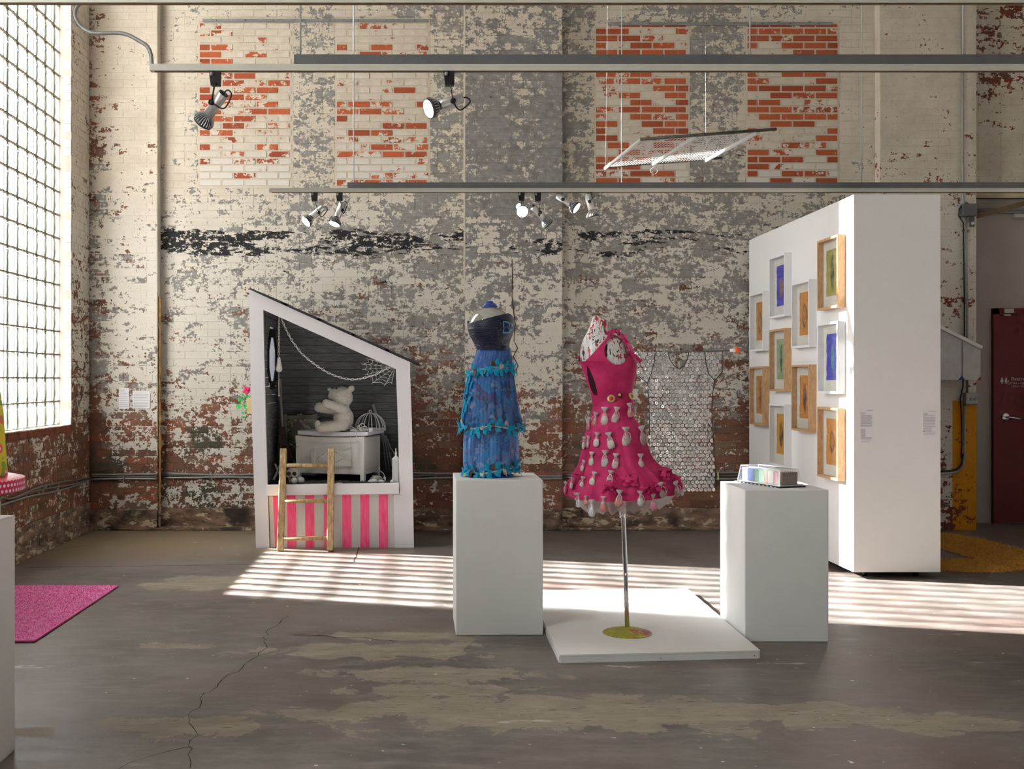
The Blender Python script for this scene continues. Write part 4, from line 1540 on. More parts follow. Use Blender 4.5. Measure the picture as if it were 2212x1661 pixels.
# pitchfork
pk = thing('pitchfork', 'grey-painted pitchfork leaning tines-down behind the bird cage', 'pitchfork', tuple(P(838, 1012, 9.55)))
M_fork = plain('grey_painted_wood', (168, 168, 168), 0.6, 0, 0.04)
MB().tube([P(806, 873, 9.6), P(818, 915, 9.58), P(832, 956, 9.56)], 0.0125, 10).build('handle', M_fork, pk, True)
for k, (x1, y1) in enumerate(((834, 1013), (841, 1014), (849, 1013), (856, 985))):
    MB().tube([P(826 + 2.5 * k, 940, 9.565), P(829 + 5 * k, 968, 9.56), P(x1, y1, 9.55)], [0.007, 0.0065, 0.005], 8).build('tine', M_fork, pk, True)

# skull with a ball and a jar in front
M_bone = plain('bone_white', (214, 210, 200), 0.6, 0, 0.05, 40)
sk = P(631.5, 1024, 8.98)
t = thing('skull', 'small white skull beside the ladder on the play house stage', 'skull', (sk.x, 8.98, SZ))
q = 8.98 / F
m = MB()
m.ball(sk + Vector((0, 0.01, 2 * q)), (13 * q, 15 * q, 12.5 * q), 18, 12)
m.ball(sk + Vector((0, -0.025, -8 * q)), (9 * q, 8 * q, 8 * q), 14, 9)
m.ball(sk + Vector((0, -0.025, -15 * q)), (7.5 * q, 7 * q, 8 * q), 14, 9)
for sg in (-1, 1):
    m.ball(sk + Vector((sg * 9 * q, -0.03, -4 * q)), (4 * q, 4 * q, 3 * q), 10, 7)
o = m.build('cranium', M_bone, t, True)
rm = o.modifiers.new('one_skin', 'REMESH')
rm.mode = 'VOXEL'
rm.voxel_size = 0.004
rm.use_smooth_shade = True
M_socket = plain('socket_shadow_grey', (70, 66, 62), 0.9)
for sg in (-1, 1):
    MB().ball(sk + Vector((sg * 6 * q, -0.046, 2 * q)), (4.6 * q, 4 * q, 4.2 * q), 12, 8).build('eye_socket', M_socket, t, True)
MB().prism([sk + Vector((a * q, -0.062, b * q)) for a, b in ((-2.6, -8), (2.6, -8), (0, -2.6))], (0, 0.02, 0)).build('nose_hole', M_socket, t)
m = MB()
for k in range(6):
    m.box(sk.x + (-5 + 2 * k - 0.7) * q, sk.x + (-5 + 2 * k + 0.7) * q, sk.y - 0.058, sk.y - 0.046, sk.z - 15 * q, sk.z - 11.5 * q)
m.build('tooth', M_bone, t)
bl = P(636, 1040, 8.90)
tag(MB().ball((bl.x, 8.90, SZ + 0.0265), 0.0265, 20, 14).build('white_ball', M_bone, None, True, loc=(bl.x, 8.90, SZ)), 'small white ball in front of the skull', 'ball')
jl = P(649, 1037, 8.95)
jt = thing('jar', 'tiny pale jar lying on its side next to the white ball', 'jar', (jl.x, 8.95, SZ))
MB().cyl((jl.x - 0.018, 8.97, SZ + 0.029), (jl.x + 0.012, 8.92, SZ + 0.029), 0.028, n=18).build('jar_body', plain('pale_ceramic', (206, 208, 206), 0.3), jt, True)
MB().cyl((jl.x + 0.0125, 8.919, SZ + 0.029), (jl.x + 0.017, 8.912, SZ + 0.029), 0.024, 0.022, n=18).build('jar_mouth', M_white, jt, True)

# mice
def mouse(label, x, Y, s, heading, tail, tone):
    c = Vector((P(x, 1030, Y).x, Y, SZ))
    t = thing('toy_mouse', label, 'toy mouse', tuple(c), 'toy mice on the stage')
    ca, sa = math.cos(heading), math.sin(heading)
    w_ = lambda u, v, z: c + Vector((u * ca - v * sa, u * sa + v * ca, z)) 
    rot = Matrix.Rotation(heading, 3, 'Z')
    m = MB()
    m.ball(w_(0, 0, 0.55 * s), (s, 0.62 * s, 0.55 * s), 16, 10, rot)
    m.ball(w_(0.85 * s, 0, 0.5 * s), (0.5 * s, 0.38 * s, 0.36 * s), 12, 8, rot)
    m.ball(w_(1.25 * s, 0, 0.42 * s), (0.22 * s, 0.16 * s, 0.16 * s), 10, 7, rot)
    m.build('mouse_body', tone, t, True)
    for v in (-0.28, 0.28):
        MB().ball(w_(0.8 * s, v * s, 0.92 * s), (0.1 * s, 0.2 * s, 0.22 * s), 10, 7, rot).build('ear', tone, t, True)
    MB().tube([w_(*[e * s for e in p_]) for p_ in tail], 0.0038, 6).build('tail', tone, t, True)


M_mouse_g = plain('grey_felt', (176, 174, 168), 0.9, 0, 0.08)
M_mouse_w = plain('white_felt', (232, 230, 226), 0.8, 0, 0.03)
mouse('grey toy mouse with a tall curling tail beside the toy chest', 815, 9.12, 0.046, 2.9, [(-0.9, 0, 0.4), (-1.5, 0.1, 0.9), (-1.2, 0.2, 1.6), (-0.6, 0.2, 2.0), (-0.4, 0.2, 2.6)], M_mouse_g)
mouse('white toy mouse nearest the stage edge', 807, 8.95, 0.034, 3.3, [(-0.9, 0, 0.3), (-1.4, 0.2, 0.2), (-1.9, -0.1, 0.15)], M_mouse_w)
mouse('smallest white toy mouse with a looped tail by the tin clock', 824, 8.98, 0.026, 2.6, [(-0.9, 0, 0.4), (-1.6, 0.2, 0.9), (-1.7, 0.2, 1.9), (-1.2, 0.3, 2.1), (-1.3, 0.2, 1.2)], M_mouse_w)
# small white lantern clock at the right post
lx = P(855, 1030, 8.95).x - 0.004
lc = thing('lantern', 'small white lantern with a finial against the right post', 'lantern', (lx, 8.98, SZ))
MB().box(lx - 0.026, lx + 0.03, 8.93, 9.0, SZ, SZ + 0.20).build('lantern_body', M_cage, lc, bevel=0.006)
MB().lathe([(0.036, 0.2), (0.03, 0.208), (0.012, 0.225), (0.006, 0.24), (0.011, 0.25), (0.006, 0.262), (0.003, 0.29), (0, 0.295)], (lx + 0.004, 8.965, SZ), n=14).build('finial', M_cage, lc, True)
MB().ball((lx - 0.02, 8.915, SZ + 0.018), (0.022, 0.016, 0.018), 14, 9).build('foot', M_cage, lc, True)
# bead strand over the chest front
bd = MB()
fr = [(757, 933), (758, 930), (762, 927), (766, 928), (769, 932), (770, 945), (770, 965), (771, 985), (768, 997), (762, 999), (759, 994), (757, 975), (756.5, 955), (757, 938)]
ctr = []
for i in range(len(fr) - 1):
    a, b = P(*fr[i], 9.078), P(*fr[i + 1], 9.078)
    nb = max(1, int((b - a).length / 0.010))
    for k in range(nb):
        ctr.append(a.lerp(b, k / nb))
for c in ctr:
    bd.ball(c, 0.0045, 8, 5)
tag(bd.build('bead_strand', M_chain, None, True, loc=P(764, 960, 9.078)), 'string of white beads hanging over the front of the toy chest', 'beads')
# ribbon bow and cup on the lid
bwc = Vector((P(781, 920, 9.15).x, 9.15, LID - 0.005))
t = thing('ribbon_bow', 'looped white ribbon on the toy chest lid beside the bear', 'ribbon', tuple(bwc))
for (a, b, c, d) in ((-0.05, 0.05, 0.02, 0.0), (0.01, 0.07, 0.045, 0.02), (0.05, 0.045, 0.05, 0.0)):
    pth = [bwc + Vector((a * math.sin(k * math.pi / 8) * 0.6 + c * math.sin(k * math.pi / 4) * 0.5, 0.01 * math.cos(k), 0.003 + b * math.sin(k * math.pi / 8))) for k in range(9)]
    MB().tube(pth, 0.004, 6).build('loop', M_chain, t, True)
m = MB()
for k in range(9):
    m.tube([bwc + Vector((-0.02, 0.005, 0.004)), bwc + Vector((-0.08 - 0.03 * rb.random(), 0.01 * rb.random(), 0.003 + 0.045 * rb.random()))], 0.003, 5)
m.build('fringe', M_chain, t, True)
cpx = Vector((P(801, 925, 9.10).x, 9.125, LID - 0.004))
t = thing('cup', 'tiny white cup on the edge of the toy chest lid', 'cup', tuple(cpx))
MB().lathe([(0.0, 0.0), (0.016, 0.0), (0.018, 0.006), (0.021, 0.03), (0.026, 0.034), (0.026, 0.037), (0.019, 0.033), (0.016, 0.008), (0, 0.006)], cpx, n=18).build('bowl', M_cage, t, True)
MB().tube([cpx + Vector((-0.02 - 0.012 * math.sin(k * math.pi / 6), -0.004, 0.006 + 0.022 * k / 6)) for k in range(7)], 0.0025, 6).build('handle', M_cage, t, True)
dpt = P(733, 1040, 8.87)
tag(MB().lathe([(0, 0.012), (0.02, 0.012), (0.027, 0.009), (0.028, 0.0), (0, 0)], (dpt.x, 8.87, SZ), n=20).build('white_disc', M_bone, None, True, loc=(dpt.x, 8.87, SZ)), 'flat white disc lying at the stage edge under the chest', 'disc')
# crossed sticks and shredded litter
t = thing('broken_stick', 'two crossed grey sticks in the left corner of the stage', 'sticks', tuple(P(598, 1038, 9.05)))
MB().bar(P(591, 1040, 8.98) + Vector((0, 0, 0.012)), P(606, 1004, 9.1), 0.016, 0.012).build('stick', M_fork, t)
MB().bar(P(594, 1002, 9.12), P(604, 1026, 9.02), 0.014, 0.010).build('stick', M_fork, t)
m = MB()
for k in range(420):
    x, y = rb.uniform(xl + 0.05, xr - 0.04), rb.uniform(8.88, 9.06)
    a, l = rb.uniform(0, 6.28), rb.uniform(0.02, 0.07)
    z_ = SZ + rb.uniform(0.001, 0.018)
    m.tube([(x, y, z_), (x + l * math.cos(a), min(max(y + l * math.sin(a) * 0.5, 8.85), 9.1), SZ + 0.002 + rb.uniform(0, 0.014))], 0.0014, 3, cap=False)
tag(m.build('shredded_litter', plain('black_and_grey_shreds', (92, 90, 88), 0.9, 0, 0.4, 30), None), 'thin dark shredded litter strewn over the stage', 'litter', None, 'stuff')

# flower box outside the left wall
M_leaf = sheer('bright_green_leaf', (52, 190, 84), (84, 214, 120), 0.05)
fb = thing('flower_box', 'flower box with a pink bloom and green trailing leaves on the play house side', 'flower box', tuple(P(536, 893, 9.0)))
e0 = P(541, 893, 9.0)
MB().box(e0.x - 0.015, e0.x + 0.055, 8.9, 9.25, e0.z, e0.z + 0.13).build('box', plain('pale_yellow_box', (226, 198, 150), 0.7), fb)
m = MB()
for k in range(64):
    bx_, by_ = [(517, 878), (524, 866), (531, 880), (536, 862), (519, 862), (528, 890), (538, 874)][k % 7]
    c = P(bx_ + rb.gauss(0, 3.2), by_ + rb.gauss(0, 4.5), 8.95 + rb.uniform(-0.05, 0.1))
    a = rb.uniform(0, 6.28)
    l = rb.uniform(0.012, 0.024)
    d = Vector((math.cos(a), rb.uniform(-0.6, 0.6), math.sin(a))) * l
    u = d.cross(Vector((rb.uniform(-1, 1), 1, rb.uniform(-1, 1)))).normalized() * l * 0.32
    m.add([c - d, c + u, c + d, c - u], [(0, 1, 2, 3)])
m.build('leaves', M_leaf, fb)['kind'] = 'stuff'
M_petal = plain('pink_petal', (226, 60, 110), 0.6, 0, 0.1, 40)
fc = P(533, 843, 8.93)
for k in range(9):
    a = k * 2 * math.pi / 9
    rr2 = 0.018 if k % 2 else 0.012
    MB().ball(fc + Vector((rr2 * math.cos(a), -0.01 * (k % 2), rr2 * math.sin(a))), (0.019, 0.008, 0.014), 8, 6, Matrix.Rotation(-a, 3, 'Y')).build('petal', M_petal, fb, True)
MB().tube([fc, P(534, 858, 8.96), P(538, 878, 9.0)], 0.004, 6).build('stem', M_leaf, fb, True)
#--PART3--
# ------------------------------------------------------------------ dress form on a pole with the pink dress
PY = 5.72
pxm = PY / F
DP = lambda x, y, dy=0.0: P(x, y, PY) + Vector((0, dy, 0))
base_c = G(1355, 1367, 0.042)
df = thing('dress_form', 'paint-splashed mannequin torso on a chrome pole with round base', 'dress form', (base_c.x, base_c.y, 0.042))
sp = NT('olive_base_with_paint_runs')
_o = sp.xyz(sp.obj())
_n = sp.noise(sp.scale(sp.obj(), (1, 1, 0.2)), 26, 4, 0.6)
_c = sp.mix(sp.step(_n, 0.52, 0.56), c8(150, 146, 46), c8(176, 168, 62))
_c = sp.mix(sp.step(sp.noise(sp.obj(), 14, 4, 0.7), 0.55, 0.6), _c, c8(168, 62, 84))
_c = sp.mix(sp.step(sp.noise(sp.obj(), 19, 3, 0.7), 0.66, 0.69), _c, c8(70, 150, 150))
M_discbase = sp.base(_c, 0.35)
m = MB().lathe([(0.0, 0.032), (0.02, 0.031), (0.06, 0.023), (0.11, 0.01), (0.128, 0.004), (0.13, 0.0), (0.0, 0.0)], base_c, n=48)
o = bpy.data.objects.new('base', m.mesh('base', M_discbase, base_c, True))
link(o, df)
MB().tube([base_c + Vector((0, 0, 0.028)), DP(1351, 1230), DP(1345, 1085), DP(1340, 1000)], 0.0125, 14).build('pole', M_chrome, df, True)
MB().cyl(DP(1345, 1118), DP(1344, 1085), 0.016, n=14).build('pole_collar', M_chrome, df, True)

spl = NT('white_gloss_with_red_and_black_drips')
_p = spl.scale(spl.pos(), (1, 1, 0.28))
_a = spl.noise(_p, 48, 4, 0.6, 1.2)
_b = spl.noise(spl.scale(spl.pos(), (1, 1, 0.35), (5, 3, 1)), 44, 4, 0.6, 1.2)
_c = spl.mix(spl.step(_a, 0.575, 0.59), c8(226, 224, 222), c8(38, 36, 38))
_c = spl.mix(spl.step(_b, 0.585, 0.6), _c, c8(196, 34, 52))
M_torso = spl.base(_c, 0.28)


def rows(keys, ratio=0.72, n=60, off=0.0, cyo=0.0):
    """keys: (y, x left, x right) of the silhouette -> loft levels in world space"""
    ks = []
    for (y, a, b) in keys:
        l, r_ = DP(a, y), DP(b, y)
        ks.append((l.z, (l.x + r_.x) / 2, PY + cyo, (r_.x - l.x) / 2 + off, (r_.x - l.x) / 2 * ratio + off))
    return interp_levels(ks, n)


tor = [(684, 1281, 1302), (690, 1279, 1310), (697, 1277, 1314), (712, 1271, 1313), (722, 1266, 1318), (732, 1260, 1344), (745, 1256, 1350), (762, 1253, 1353), (780, 1254, 1366),
       (792, 1260, 1371), (812, 1267, 1369), (833, 1274, 1364), (850, 1279, 1361), (868, 1283, 1362), (890, 1283, 1366)]
tl_ = rows(tor, 0.72, 70)
mm = loft(tl_, 56, close=True)
mm.build('torso', M_torso, df, True)

pd = thing('pink_dress', 'pink dress hung with little clear sachets on the mannequin torso', 'dress', (base_c.x, PY, DP(0, 1080).z), None)
pk_ = NT('raspberry_cotton')
_n = pk_.noise(pk_.pos(), 9, 4, 0.6)
pk_.bump(pk_.noise(pk_.pos(), 14, 2, 0.6), 0.25, 0.01)
M_rasp = pk_.base(pk_.mix(pk_.step(_n, 0.35, 0.65), c8(186, 34, 92), c8(214, 58, 118)), 0.7, 0, 0.3)
bod = [(722, 1264, 1320), (732, 1258, 1346), (745, 1254, 1352), (762, 1251, 1358), (780, 1251, 1372), (792, 1258, 1374),
       (812, 1265, 1371), (833, 1272, 1366), (850, 1278, 1363), (868, 1282, 1364), (876, 1282, 1365)]


def bod_keep(x, y, z, t):
    px_ = VX + x * F / PY
    py_ = VY + (EYE - z) * F / PY
    if y > PY + 0.02:
        return py_ > 770
    # low-cut back: strap runs from the neck down to the centre-back point
    if py_ < 781:
        lx_ = 1314 + (py_ - 720) * (1262 - 1314) / (779 - 720)
        if px_ < lx_:
            return False
    ex, ey = (px_ - 1326) / 27.0, (py_ - 758) / 30.0
    if ex * ex + ey * ey < 1:
        return False
    # open slit below the centre-back point
    if 787 < py_ < 872:
        cx_ = 1264 + (py_ - 787) * (1290 - 1264) / 85
        hw_ = 5.5 * math.sin(math.pi * (py_ - 787) / 85)
        if abs(px_ - cx_) < hw_:
            return False
    return True


loft(rows(bod, 0.74, 200, 0.004), 320, keep=bod_keep).build('bodice', M_rasp, pd, True)
def slit_keep(x, y, z, t):
    py_ = VY + (EYE - z) * F / PY
    return y < PY + 0.02 and 786 < py_ < 873 and abs((VX + x * F / PY) - (1264 + (py_ - 787) * (1290 - 1264) / 85)) < 7


loft(rows(bod, 0.74, 120, 0.0015), 220, keep=slit_keep).build('slit_shade', plain('dark_wine_slit_shade', (58, 16, 34), 0.8), pd, True)  # dark wine strip added to paint the shade inside the open slit
skl = [(866, 1283, 1365), (880, 1281, 1366), (900, 1276, 1368), (922, 1269, 1386), (943, 1264, 1392), (963, 1260, 1397), (985, 1256, 1406), (1002, 1252, 1418), (1018, 1244, 1440), (1034, 1234, 1460), (1050, 1226, 1467), (1066, 1228, 1463)]
sk_rows = rows(skl, 0.86, 60, 0.0)
NSK = len(sk_rows)


def sk_mod(i, t, lv):
    q = 1 - i / (NSK - 1.0)      # rows run bottom to top
    rip = 0.05 * q * math.sin(9 * t + 1.3 * math.sin(3 * t)) + 0.022 * q * math.sin(19 * t + 1) + 0.012 * math.sqrt(q) * math.sin(31 * t)
    cr_ = 0.03 * max(0, q - 0.72) / 0.28 * math.sin(31 * t + 60 * lv[0]) 
    dz = 0.016 * max(0.0, q - 0.6) / 0.4 * math.cos(t + 0.35) - 0.018 * max(0.0, q - 0.6) / 0.4 * math.sin(-t)
    return (1 + rip + cr_, dz)


loft(sk_rows, 120, sk_mod).build('skirt', M_rasp, pd, True)


def on_skirt(x, y, rowset=sk_rows, lift=0.008):
    z_ = DP(x, y).z
    lv = min(rowset, key=lambda r_: abs(r_[0] - z_))
    xx = DP(x, y).x
    c_ = max(-1.0, min(1.0, (xx - lv[1]) / lv[3]))
    s__ = -math.sqrt(max(0.0, 1 - c_ * c_))
    nrm = Vector((c_ / lv[3], s__ / lv[4], 0.4 / lv[3])).normalized()
    return Vector((lv[1] + lv[3] * c_, lv[2] + lv[4] * s__, z_)) + nrm * lift, nrm


# belt with three medallions
bl_ = rows([(853, 1279, 1364), (862, 1281, 1364), (873, 1283, 1365)], 0.74, 10, 0.007)
loft(bl_, 60).build('belt', M_rasp, pd, True)
M_gold = plain('pale_gold_button', (214, 184, 118), 0.4, 0.3, 0.1, 90)
for (x, y, r1, inner) in ((1314.5, 861, 9, (226, 40, 96)), (1331.5, 853.5, 6.5, (222, 190, 110)), (1358, 856, 8, (150, 120, 90))):
    p_, nn = on_skirt(x, y, bl_, 0.004)
    b1 = MB().lathe([(0, 0.006), (r1 * pxm * 0.5, 0.006), (r1 * pxm * 0.9, 0.004), (r1 * pxm, 0.0), (0, -0.002)], p_, nn, 20).build('medallion', M_gold if inner != (222, 190, 110) else plain('wine_disc', (120, 24, 52), 0.5), pd, True)
    MB().lathe([(0, 0.0115), (r1 * pxm * 0.35, 0.010), (r1 * pxm * 0.52, 0.005), (0, 0.004)], p_, nn, 14).build('medallion_centre', plain('medallion_centre_%d' % r1, inner, 0.4), b1, True)

# ragged ruffle along the shoulder and loose crumples over the hem
rg_ = random.Random(21)
m = MB()
edge = [(1312, 722), (1320, 719), (1328, 721), (1336, 726), (1344, 733), (1349, 742), (1352, 752), (1355, 762), (1361, 768), (1369, 774), (1375, 781)]
for (x, y) in edge:
    for k in range(5):
        p_ = DP(x + rg_.uniform(-3, 3), y + rg_.uniform(-3, 3), -0.09 + 0.05 * rg_.random())
        d = Vector((rg_.uniform(-0.2, 1), rg_.uniform(-1, 0.3), rg_.uniform(-0.3, 1))).normalized() * rg_.uniform(0.01, 0.024)
        u = d.cross(Vector((rg_.random(), rg_.random(), rg_.random()))).normalized() * 0.012
        m.add([p_ - u, p_ + u, p_ + d + u * 0.7, p_ + d - u * 0.5], [(0, 1, 2, 3)])
m.build('shoulder_ruffle', M_rasp, pd)
for (x, y, w_, h_, sd) in ((1340, 1030, 34, 22, 1), (1300, 1048, 24, 18, 2), (1375, 1050, 26, 18, 3), (1425, 1020, 26, 22, 4), (1446, 1034, 18, 14, 5), (1248, 1026, 14, 8, 6), (1405, 1045, 22, 18, 7)):
    rq = random.Random(sd)
    m = MB()
    nn_ = 7
    vs = []
    for i in range(nn_ + 1):
        for j in range(nn_ + 1):
            p_, nr = on_skirt(x - w_ / 2 + w_ * i / nn_, y - h_ / 2 + h_ * j / nn_, sk_rows, 0.006)
            ed = math.sin(math.pi * i / nn_) * math.sin(math.pi * j / nn_)
            vs.append(p_ + nr * (rq.uniform(0.0, 0.034) * (0.35 + ed)) + Vector((rq.uniform(-1, 1) * 0.006, 0, rq.uniform(-1, 1) * 0.006)))
    m.add(vs, [(i * (nn_ + 1) + j, (i + 1) * (nn_ + 1) + j, (i + 1) * (nn_ + 1) + j + 1, i * (nn_ + 1) + j + 1) for i in range(nn_) for j in range(nn_)])
    m.build('crumple', M_rasp, pd)
# white net underskirt peeping out below the hem
M_net = sheer('white_net', (236, 234, 234), (214, 212, 212), 0.45)
nt = rows([(1052, 1232, 1460), (1066, 1238, 1458), (1080, 1250, 1446), (1094, 1262, 1430)], 0.8, 12)
loft(nt, 150, lambda i, t, lv: (1 + 0.03 * math.sin(37 * t), 0.010 * math.sin(23 * t) * (1 if i < 5 else 0.3) + 0.014 * math.cos(t) + 0.012 * math.sin(-t) * -1)).build('underskirt', M_net, pd, True)

# sachets: clear pouch, gathered neck with frill, coloured filling, cord
M_pouch = clear('clear_pouch', (1.0, 0.99, 0.99), 0.72, 0.15, 0.25, (1.0, 0.98, 0.98))
M_frill = sheer('white_organza_frill', (238, 236, 236), (220, 216, 216), 0.15)
FILL = {k: plain('filling_' + k, v, 0.7, 0, 0.15, 120) for k, v in dict(
    orange=(246, 130, 92), red=(240, 74, 64), blush=(240, 204, 208), cream=(244, 230, 210), brown=(176, 142, 136), grey=(214, 214, 220), pink=(226, 76, 136), white=(246, 244, 244), clear=(226, 232, 236)).items()}
zx = lambda a, b: (1200 + a / 6.643, 870 + b / 6.643)
bags = [(680, 190, 250, 'blush', 0), (825, 170, 220, 'blush', 10), (1000, 110, 200, 'orange', -5), (500, 310, 180, 'pink', 8), (575, 240, 200, 'red', 12), (470, 230, 190, 'white', 18),
        (570, 520, 200, 'white', 5), (715, 530, 230, 'cream', -12), (935, 470, 260, 'blush', 0), (1160, 470, 270, 'brown', -12), (475, 560, 170, 'pink', 10), (430, 580, 170, 'cream', 8),
        (500, 790, 190, 'cream', 4), (660, 780, 230, 'grey', 2), (790, 810, 210, 'blush', 4), (1125, 820, 210, 'blush', 0), (1410, 830, 220, 'blush', -22), (405, 900, 160, 'cream', 20),
        (505, 1060, 200, 'cream', 16), (710, 1040, 210, 'grey', 10), (365, 1120, 170, 'white', 12), (175, 1230, 170, 'pink', 20), (310, 1360, 200, 'clear', 2), (460, 1440, 230, 'clear', 0),
        (600, 1370, 200, 'red', 0), (800, 1300, 220, 'orange', 6), (1075, 1300, 200, 'white', 0), (1245, 1360, 220, 'pink', -6), (1360, 1200, 210, 'brown', -14), (1600, 1210, 220, 'brown', -18),
        (1760, 1250, 170, 'clear', -10), (1170, 70, 200, 'white', -20), (1320, 500, 200, 'white', -14), (1370, 650, 150, 'white', 0), (250, 1150, 160, 'blush', 14), (390, 1340, 120, 'orange', 0), (1700, 1090, 130, 'orange', -30)]
me_cache = {}


def sachet_mesh(kind):
    prof_b = [(0.0, -0.100), (0.008, -0.098), (0.0155, -0.088), (0.0185, -0.07), (0.018, -0.05), (0.013, -0.03), (0.006, -0.014), (0.0045, -0.008)]
    prof_f = [(0.0045, -0.010), (0.007, -0.004), (0.013, 0.008), (0.017, 0.019), (0.013, 0.022), (0.006, 0.012)]
    prof_c = [(0.0, -0.096), (0.0135, -0.092), (0.0172, -0.075), (0.0165, -0.055), (0.011, -0.038), (0.0, -0.033)]
    prof = dict(b=prof_b, f=prof_f, c=prof_c)[kind]
    m = MB()
    nn = 14
    u = []
    for i, (r_, h) in enumerate(prof):
        for k in range(nn):
            t = 2 * math.pi * k / nn
            w_ = 1 + (0.22 * math.sin(5 * t) if kind == 'f' else 0.06 * math.sin(4 * t + i))
            u.append((r_ * w_ * math.cos(t), 0.72 * r_ * w_ * math.sin(t), h))
    m.add(u, [(i * nn + k, i * nn + (k + 1) % nn, (i + 1) * nn + (k + 1) % nn, (i + 1) * nn + k) for i in range(len(prof) - 1) for k in range(nn)])
    return m


mb_pouch = sachet_mesh('b').mesh('pouch', M_pouch, smooth=True)
mb_frill = sachet_mesh('f').mesh('frill', M_frill, smooth=True)
mb_fill = {k: sachet_mesh('c').mesh('filling_' + k, v, smooth=True) for k, v in FILL.items()}
cdm = MB()
cdm.tube([(0.004, -0.009, -0.008), (0.012, -0.018, -0.02), (0.016, -0.018, -0.05), (0.012, -0.014, -0.075)], 0.0011, 4)
cdm.tube([(-0.003, -0.009, -0.008), (-0.01, -0.018, -0.028), (-0.012, -0.018, -0.06)], 0.0011, 4)
mb_cord = cdm.mesh('cord', M_chain, smooth=True)
for i, (a, b, ln, fl_, ang) in enumerate(bags):
    x, y = zx(a, b - ln * 0.30)
    p_, nr = on_skirt(x, min(y, 1066), sk_rows, 0.016)
    if y > 1066:
        p_.z = DP(x, y).z
    sc_ = ln / 6.643 * pxm / 0.114
    rot = (Matrix.Rotation(math.atan2(nr.x, -nr.y), 3, 'Z') @ Matrix.Rotation(math.radians(ang), 3, 'Y')).to_euler()
    o = inst('sachet', mb_pouch, pd, p_, rot)
    o.scale = (sc_ * 1.45, sc_ * 1.2, sc_)
    BASE[o.name] = Vector((0, 0, 0))
    for nm_, me_ in (('frill', mb_frill), ('filling', mb_fill[fl_])) + ((('cord', mb_cord),) if i % 3 else ()):
        c = bpy.data.objects.new(nm_, me_)
        link(c, o)

# ------------------------------------------------------------------ blue dress on its glass form
BY = 6.0
bpm = BY / F
B = lambda x, y, dy=0.0: P(x, y, BY) + Vector((0, dy, 0))
PT = 0.841
bf = thing('glass_dress_form', 'glass globe shoulders with a blue stepped stopper on a coiled blue foot', 'dress form', (B(1058, 0).x, BY, PT))
M_bluegl = plain('blue_glaze', (28, 66, 160), 0.15, 0, 0.08, 10, 0.6)
c_ = B(1058, 700)
zt_ = lambda y: B(0, y).z - c_.z
MB().lathe([(15.5 * bpm, zt_(665)), (17 * bpm, zt_(663)), (16.5 * bpm, zt_(660)), (12.5 * bpm, zt_(659)), (13 * bpm, zt_(657)), (11.5 * bpm, zt_(655)), (7.5 * bpm, zt_(654.5)), (7 * bpm, zt_(651)), (0, zt_(650))], c_, n=28).build('stopper', M_bluegl, bf, True)
M_globe = clear('old_green_glass', (0.86, 0.88, 0.82), 0.42, 0.45, 0.06, (0.62, 0.62, 0.56))
MB().lathe([(15 * bpm, zt_(664)), (24 * bpm, zt_(668)), (34 * bpm, zt_(675)), (42 * bpm, zt_(686)), (46.5 * bpm, zt_(699)), (46 * bpm, zt_(712)), (38 * bpm, zt_(730)), (30 * bpm, zt_(748)), (20 * bpm, zt_(765)), (16 * bpm, zt_(800)), (16 * bpm, zt_(1010))], c_, n=36).build('globe', M_globe, bf, True)
m = MB()
for k, (r_, h) in enumerate(((50, 0.006), (44, 0.018), (36, 0.030), (28, 0.041))):
    m.lathe([(0, h + 0.006), (r_ * bpm - 0.004, h + 0.006), (r_ * bpm, h), (r_ * bpm - 0.004, h - 0.006), (0, h - 0.006)], (c_.x + 0.008, BY, PT), n=32)
m.build('coiled_foot', M_bluegl, bf, True)

bdz = thing('blue_dress', 'navy and blue tulle dress with turquoise ragged trims on a white plinth', 'dress', (c_.x, BY, PT))


def brows(keys, ratio=0.85, n=40, off=0.0):
    ks = []
    for (y, a, b) in keys:
        l, r_ = B(a, y), B(b, y)
        ks.append((l.z, (l.x + r_.x) / 2, BY, (r_.x - l.x) / 2 + off, (r_.x - l.x) / 2 * ratio + off))
    return interp_levels(ks, n)


nv = NT('navy_gathered_satin')
nv.bump(nv.noise(nv.scale(nv.pos(), (1, 1, 5)), 14, 2, 0.6), 0.6, 0.01)
M_navy = nv.base(nv.mix(nv.noise(nv.pos(), 8, 3, 0.6), c8(14, 18, 40), c8(26, 32, 62)), 0.5, 0, 0.5)
M_navy = nv.m
brow = brows([(676, 1012, 1108), (688, 1010, 1110), (700, 1009, 1110.5), (712, 1010, 1110), (724, 1014, 1107), (737, 1021, 1102), (748, 1027, 1100), (756, 1031, 1102)], 1.0, 130, 0.0)


def bk(x, y, z, t):
    px_ = VX + x * F / BY
    py_ = VY + (EYE - z) * F / BY
    if y > BY:
        return py_ > 692
    te = np.interp(px_, [1008, 1030, 1050, 1070, 1085, 1096, 1104, 1112], [700, 695, 690, 685, 681, 678.5, 682, 692])
    return py_ > te


loft(brow, 260, keep=bk).build('bodice', M_navy, bdz, True)
m = MB()
rs_ = random.Random(8)
for k in range(70):
    x = rs_.uniform(1014, 1106) if k < 20 else rs_.uniform(1070, 1107)
    y = rs_.uniform(690, 750)
    z_ = B(0, y).z
    lv = min(brow, key=lambda r_: abs(r_[0] - z_))
    cx_ = (B(x, y).x - lv[1]) / lv[3]
    if abs(cx_) > 0.97 or (x > 1080 and 690 < y < 728 and k % 3):
        continue
    m.ball((lv[1] + lv[3] * cx_, lv[2] - lv[4] * math.sqrt(1 - cx_ * cx_) - 0.001, z_), 0.0016, 6, 4)
sq = m.build('sequins', plain('sequin', (170, 190, 226), 0.15, 0.5), bdz, True)
sq['kind'] = 'stuff'
